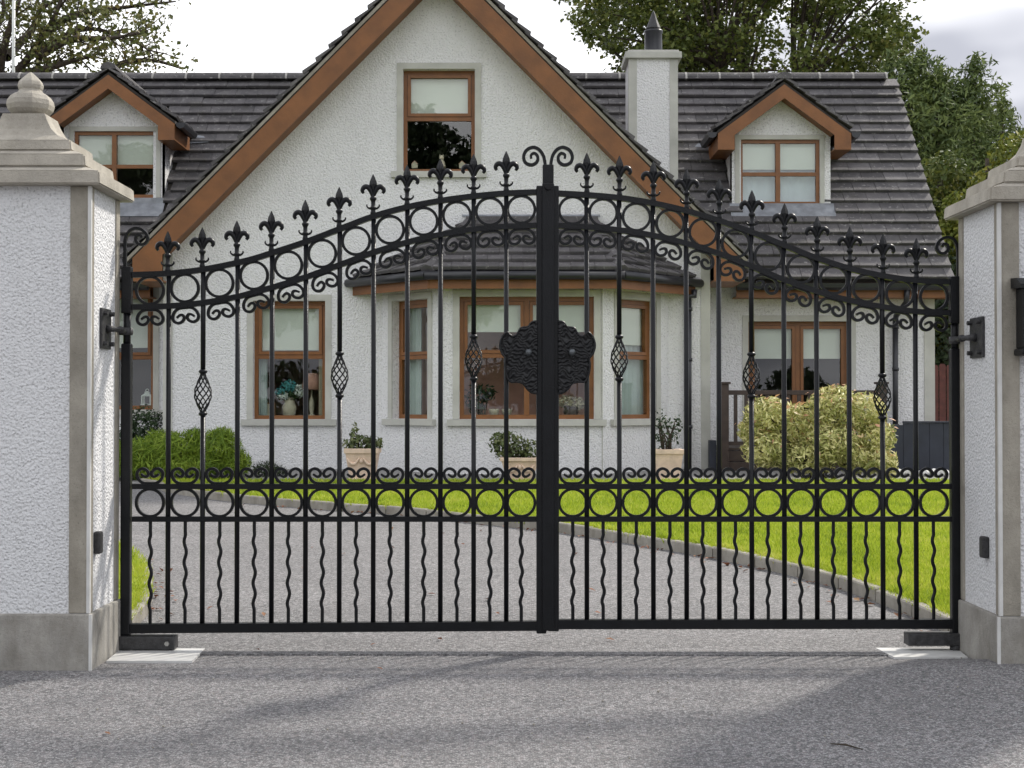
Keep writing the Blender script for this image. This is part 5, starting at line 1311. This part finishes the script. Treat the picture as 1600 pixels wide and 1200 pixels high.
boughs('sycamore_tree', 'thin airy sycamore with bare dark boughs at the left above the roof', (-11.2, 29, 0),
  [[(-11.2, 29, -0.2), (-11.1, 29, 3), px3(-25, 200, D), px3(35, 100, D), px3(95, 58, D), px3(150, 46, D), px3(215, 68, D), px3(238, 85, D)],
   [px3(0, 150, D), px3(55, 75, D), px3(88, 20, D), px3(105, -30, D)],
   [px3(60, 88, D), px3(110, 62, D-.6), px3(170, 60, D-.8), px3(228, 50, D-1)],
   [px3(70, 50, D), px3(120, 22, D+.5), px3(190, 12, D+.8), px3(275, 2, D+1)],
   [px3(20, 125, D), px3(80, 105, D-.8), px3(125, 92, D-1), px3(150, 88, D-1)],
   [px3(150, 130, D+1), px3(190, 100, D+1), px3(240, 95, D+1), px3(286, 108, D+1)],
   [px3(-10, 150, D), px3(10, 60, D-.5), px3(30, 0, D-.5), px3(40, -50, D)],
   [px3(10, 90, D), px3(50, 45, D+1), px3(70, 10, D+1.2), px3(150, -20, D+1)],
   [px3(-20, 170, D), px3(-15, 60, D+1), px3(5, 20, D+1), px3(0, -40, D+1)],
   [px3(-60, 190, D), px3(-90, 80, D), px3(-140, 0, D)]], M['leaf_syc2'], 24, 0.105, 8, r0=0.10, spread=0.15, every=0.11,
   ok=lambda p: px_of(p)[0] < 300 and not (px_of(p)[0] > 245 and 20 < px_of(p)[1] < 78))

def clump_tree(name, label, base, clumps, per, size, mat, seed, trunk_h, r0):
    """crown of many leaf clumps, each carried by a limb from the trunk; clumps = (world point, radius)"""
    rs = random.Random(seed); r = np.random.default_rng(seed); t = thing(name, label, 'tree', base, 'trees behind the house'); B = Vector(base); mb = MB()
    top = Vector((0, 0, trunk_h)); mb.tube([(0,0,-0.3), (0.05,0.03,trunk_h*0.5), top], [r0*1.3, r0, r0*0.85], 10, cap=False)
    forks = [top + Vector((rs.uniform(-1.6,1.6), rs.uniform(-1,1), rs.uniform(0.8,2.0))) for _ in range(9)]
    for f in forks: mb.tube(spline([top-Vector((0,0,rs.uniform(0,.6))), top.lerp(f, 0.5)+Vector((0,0,-0.15)), f], 4), [r0*0.6, r0*0.5, r0*0.5, r0*0.45, r0*0.45, r0*0.42, r0*0.4, r0*0.38, r0*0.36], 7, cap=False)
    C = []; d = []
    for (c, rad) in clumps:
        c = Vector(c)-B; f = min(forks, key=lambda q: (q-c).length); m1 = f.lerp(c, 0.5) + Vector((rs.uniform(-.2,.2), rs.uniform(-.2,.2), rs.uniform(-.1,.3)))
        if rs.random() < 0.4: mb.tube(spline([f, m1, c], 3), [0.045, 0.04, 0.034, 0.028, 0.022, 0.016, 0.01], 5, cap=False)
        k = int(per*rad/0.5); q = r.normal(0, 1, (k, 3)); q /= np.linalg.norm(q, axis=1)[:, None]; rr = rad*r.uniform(0.35, 1.1, (k, 1))
        C.append(np.array(c[:]) + q*rr*np.array([1.1, 1.0, 0.7])); d.append(q*0.5 + np.array([0, 0, 0.8]))
    mb.build('trunk', M['bark'], t); leaves('crown', np.concatenate(C), np.concatenate(d), size, mat, t, seed=seed, aspect=0.72)
rs_ = random.Random(77); clumps = []
while len(clumps) < 300:
    x = rs_.uniform(900, 1425); y = rs_.uniform(-170, 165); e = ((x-1165)/262.0)**2 + ((y+5)/185.0)**2
    if e > 1: continue
    if x < 1010 and y > 60 and rs_.random() < 0.72: continue
    if 1180 < x < 1330 and 60 < y < 110 and rs_.random() < 0.55: continue
    if 1340 < x < 1385 and y < 15: continue
    clumps.append((at(x, y, 31 + rs_.uniform(-2.4, 2.4)), rs_.uniform(0.30, 0.62)))
for x, y in ((915, 45), (905, 30), (930, 58), (950, 35), (965, 75), (1408, 45), (1418, 75), (1400, 95), (1415, 100), (1385, 30), (972, 108), (985, 120)): clumps.append((at(x, y, 31), 0.24))
clump_tree('sycamore_tree', 'large dense round olive green sycamore rising behind the chimney', (5.0, 31, 0), clumps, 150, 0.115, M['leaf_syc'], 3, 6.2, 0.34)

def conifer(name, label, base, spires, n, seed, mat=None, size=0.15):
    """several leaning leaders of one cypress: (x, y, z_top, radius)"""
    t = thing(name, label, 'tree', base, 'trees behind the house'); r = np.random.default_rng(seed); mb = MB(); CC = []; DD = []
    for (x, y, zt, rad) in spires:
        k = int(n*rad*zt/sum(s[2]*s[3] for s in spires)); q = r.uniform(0, 1, k)**0.85
        zz = zt*(1-q)*0.999; a = r.uniform(0, 2*np.pi, k)
        lump = 1 + 0.28*np.sin(a*3 + zz*2.4 + x) + 0.22*np.sin(zz*5.1 + a*2)
        rr = rad*np.clip((zt-zz)/zt*2.6, 0.02, 1.0)**0.62*lump*r.uniform(0.5, 1.05, k)
        lean = 0.12*zz*0.15
        CC.append(np.stack([x+lean+rr*np.cos(a), y+rr*np.sin(a), zz+0.1*r.normal(0, 1, k)], 1)); DD.append(np.stack([np.cos(a), np.sin(a), 0.4+0*a], 1))
        mb.tube([(x*0.5, y*0.5, -0.2), (x*0.9, y*0.9, zt*0.4), (x+0.018*zt*0.9, y, zt*0.93)], [0.12, 0.08, 0.012], 7)
        # wispy leader bending over at the tip
        for j in range(7):
            h = zt*r.uniform(0.80, 1.0); ang = r.uniform(0, 2*np.pi); ln = r.uniform(0.3, 0.6)
            s = np.linspace(0, 1, 26)[:, None]; b0 = np.array([x+0.018*h, y, h])
            dirv = np.array([math.cos(ang)*0.75+0.35, math.sin(ang)*0.6, 1.1]); w = b0 + dirv*ln*s + np.array([0.25, 0, -0.45])*ln*s**2
            CC.append(w + r.normal(0, 0.025, w.shape)); DD.append(np.tile(np.array([0.3, 0, 0.6]), (26, 1)))
    C = np.concatenate(CC); d = np.concatenate(DD); leaves('crown', C, d, size, mat or M['leaf_con'], t, seed=seed, aspect=0.26, up=-0.5)
    mb.build('trunk', M['bark'], t)
def zpx(y, D): return at(0, y, D).z
D = 26.0
conifer('cypress_tree', 'feathery dark green cypress with wispy tips right of the roof ridge', (px_x(1440, D), D, 0.3),
        [(-0.15, 0, zpx(112, D), 1.1), (0.30, 0.3, zpx(128, D), 1.1), (0.85, -0.1, zpx(118, D), 0.9), (-0.6, 0.3, zpx(110, D), 0.9), (0.1, -0.5, zpx(150, D), 1.2), (0.6, -0.4, zpx(165, D), 1.2), (-0.4, -0.3, zpx(135, D), 1.1), (1.1, 0.2, zpx(190, D), 1.0)], 70000, 41)
D = 24.0
conifer('cypress_tree', 'shorter cypress with drooping tips at the right edge above the pillar', (px_x(1560, D), D, 0.3),
        [(0, 0, zpx(185, D), 0.75), (-0.45, 0.1, zpx(205, D), 0.7), (0.6, 0.1, zpx(222, D), 0.7)], 22000, 43, size=0.12)
def tb(name, label, px, D, blobs, n, size, mat, seed):
    t = thing(name, label, 'tree', (px_x(px, D), D, 0.3), 'trees behind the house'); r = np.random.default_rng(seed)
    C, d = blob_points(r, n, blobs); leaves('crown', C, d + np.array([0, 0, 0.4]), size, mat, t, seed=seed)
    mb = MB(); top = max(b[2] for b in blobs)
    mb.tube([(0, 0, -0.3), (0.05, 0, top*0.5), (0, 0.03, top)], [0.12, 0.09, 0.03], 8)
    for b in blobs: mb.tube([(0, 0, top*0.3), (b[0]*0.6, b[1]*0.6, b[2]*0.75), (b[0], b[1], b[2])], [0.05, 0.035, 0.012], 6)
    mb.build('trunk', M['bark'], t)
tb('broadleaf_tree', 'mid green leafy tree with yellow flecks close behind the roof edge', 1470, 22.5,
   [(-0.35, 0, 3.7, 0.5, 0.5, 0.5), (0.05, 0, 4.3, 0.42, 0.5, 0.42), (0.45, 0.1, 3.9, 0.55, 0.5, 0.5), (-0.45, 0, 3.0, 0.6, 0.5, 0.5), (0.4, 0, 3.0, 0.7, 0.5, 0.6), (-0.2, 0, 2.2, 0.75, 0.6, 0.6), (0.3, 0, 1.3, 0.8, 0.7, 0.9), (-0.2, -0.1, 0.6, 0.8, 0.6, 0.6), (-0.7, 0, 2.3, 0.3, 0.4, 0.4)], 15000, 0.095, M['leaf_mid'], 51)
tb('broadleaf_tree', 'yellowish green bushy tree just left of the right pillar cap', 1545, 21.5,
   [(-0.35, 0, 3.65, 0.36, 0.5, 0.32), (0.1, 0, 3.95, 0.4, 0.5, 0.36), (0.5, 0.1, 4.45, 0.45, 0.5, 0.4), (-0.5, 0, 3.2, 0.42, 0.5, 0.34), (0.0, 0, 3.2, 0.6, 0.5, 0.5), (0.7, 0, 3.4, 0.6, 0.5, 0.6), (0, 0, 2.5, 0.7, 0.5, 0.6), (-0.3, 0, 1.6, 0.6, 0.6, 0.9)], 13000, 0.09, M['leaf_yel'], 52)
tb('hedge_tree', 'dark green hedge tree behind the red brown garden gate', 1490, 20.8,
   [(-0.1, 0, 1.6, 0.5, 0.5, 0.9), (0.4, 0, 2.2, 0.6, 0.5, 0.9), (0.3, 0, 0.9, 0.7, 0.5, 0.8), (-0.2, 0, 2.6, 0.3, 0.4, 0.5)], 6000, 0.09, M['leaf_hedge'], 53)

# aerial pole on the far left
D = 21.2; x = px_x(18.5, D)
ap = thing('aerial_pole', 'thin white stepped aerial pole rising above the roof at the far left', 'pole', (x, D, 5.0))
MB().tube([(0, 0, -0.6), (0, 0, 2.6)], 0.024, 8).build('pole', M['white_metal'], ap)
PG = MB().tube([(-0.036, 0, 0), (0.036, 0, 0)], 0.007, 6).mesh('rung', M['black_dull'])
for i in range(20): link('rung', PG, ap, (0, -0.01, -0.2+i*0.14))

# ------------------------------------------------------------------ small litter
def litter(name, pts, size, seed):
    r = np.random.default_rng(seed); C = np.array(pts); d = np.tile(np.array([0, 0, 2.5]), (len(C), 1)); o = leaves(name, C, d, size, M['dead_leaf'], None, seed=seed, up=0); o['kind'] = 'stuff'; return o
pts = []
rs = random.Random(9)
for i in range(150):
    k = int(rs.uniform(0.25, 0.999)*(len(LE)-1)); a = LE[k]; off = abs(rs.gauss(0, 0.10))+0.02
    x, y = a[0]-off*0.9, a[1]-off*0.5
    pts.append((x, y, gz(y)+0.014))
for i in range(40):
    k = int(rs.uniform(0.4, 0.999)*(len(LL)-1)); a = LL[k]; pts.append((a[0]+abs(rs.gauss(0, 0.05))+0.02, a[1], gz(a[1])+0.014))
for i in range(30):
    y = rs.uniform(6.3, 12); x = rs.uniform(-1.6, 0.8)
    pts.append((x, y, gz(y)+0.014))
litter('leaf_litter', pts, 0.045, 3)
def on_ground(px, py):
    D = 5.0
    for _ in range(30): D = (ZC-gz(D))*2250/(py-632)
    return Vector((px_x(px, D), D, gz(D)))
p = on_ground(1320, 1168); t = MB(); q = on_ground(1296, 1163); q2 = on_ground(1346, 1171)
t.tube([q+Vector((0,0,0.006))-p, Vector((0.0,0.01,0.012)), q2+Vector((0,0,0.004))-p], [0.002, 0.004, 0.0015], 6); o = t.build('twig', M['bark'], None); o.location = p; tag(o, 'thin brown twig lying on the dark tarmac at the lower right', 'twig')
for px, py, lab in ((170, 1147, 'pale curled fallen leaf on the tarmac at the lower left'), (594, 1046, 'small reddish fallen leaf on the tarmac just before the gate')):
    p = on_ground(px, py); C = np.array([[0, 0, 0.008]]); o = leaves('fallen_leaf', C, np.array([[0, 0, 3.0]]), 0.05, M['dead_leaf'], None, seed=2, aspect=0.4); o.location = p; tag(o, lab, 'leaf')

# the wooded verge across the road, which the window panes mirror
r = np.random.default_rng(91); CC = []; DD = []
for k in range(210):
    if k < 45: x = r.uniform(-18, 18); z = r.uniform(0, 2.3); y = -30 + r.uniform(-1, 1)          # low hedge
    else: x = r.uniform(-24, -1.2); z = r.uniform(5.5, 13.6)*(0.93+0.07*math.sin(x*1.3)); y = -30 + r.uniform(-2.5, 2.5)   # high crowns
    q = r.normal(0, 1, (330, 3)); q /= np.linalg.norm(q, axis=1)[:, None]
    CC.append(np.array([x, y, z]) + q*r.uniform(0.5, 1.1, (330, 1))*np.array([1.1, 0.9, 0.8])); DD.append(q)
o = leaves('treeline', np.concatenate(CC), np.concatenate(DD), 0.34, M['leaf_hedge'], None, seed=91, aspect=0.6); o['kind'] = 'stuff'

# loose grit on the tarmac
r = np.random.default_rng(17); n = 420; X = r.uniform(-2.6, 2.6, n); Y = np.where(r.random(n) < 0.75, r.uniform(3.9, 6.25, n), r.uniform(6.5, 9.5, n))
ok = ~(inside(lawn_poly, X, Y) | inside(left_poly, X, Y)) & ~((X < -1.73) & (Y > 5.9) & (Y < 6.5)); X = X[ok]; Y = Y[ok]; n = len(X)
sz = r.uniform(0.002, 0.0055, (n, 1)); C = np.stack([X, Y, [gz(y)+cross(x, y)+0.006 for x, y in zip(X, Y)]], 1)
ax = np.array([[1,0,0],[0,1,0],[-1,0,0],[0,-1,0],[0,0,0.8],[0,0,-0.8]], float)
V = (C[:, None, :] + ax[None]*sz[:, None]*r.uniform(0.6, 1.3, (n, 6, 1))).reshape(-1, 3)
tri = np.array([[0,1,4],[1,2,4],[2,3,4],[3,0,4],[1,0,5],[2,1,5],[3,2,5],[0,3,5]]); Lp = (tri[None] + (np.arange(n)*6)[:, None, None]).ravel()
o = np_mesh('grit', V, Lp, 3, M['kerb']); o['kind'] = 'stuff'
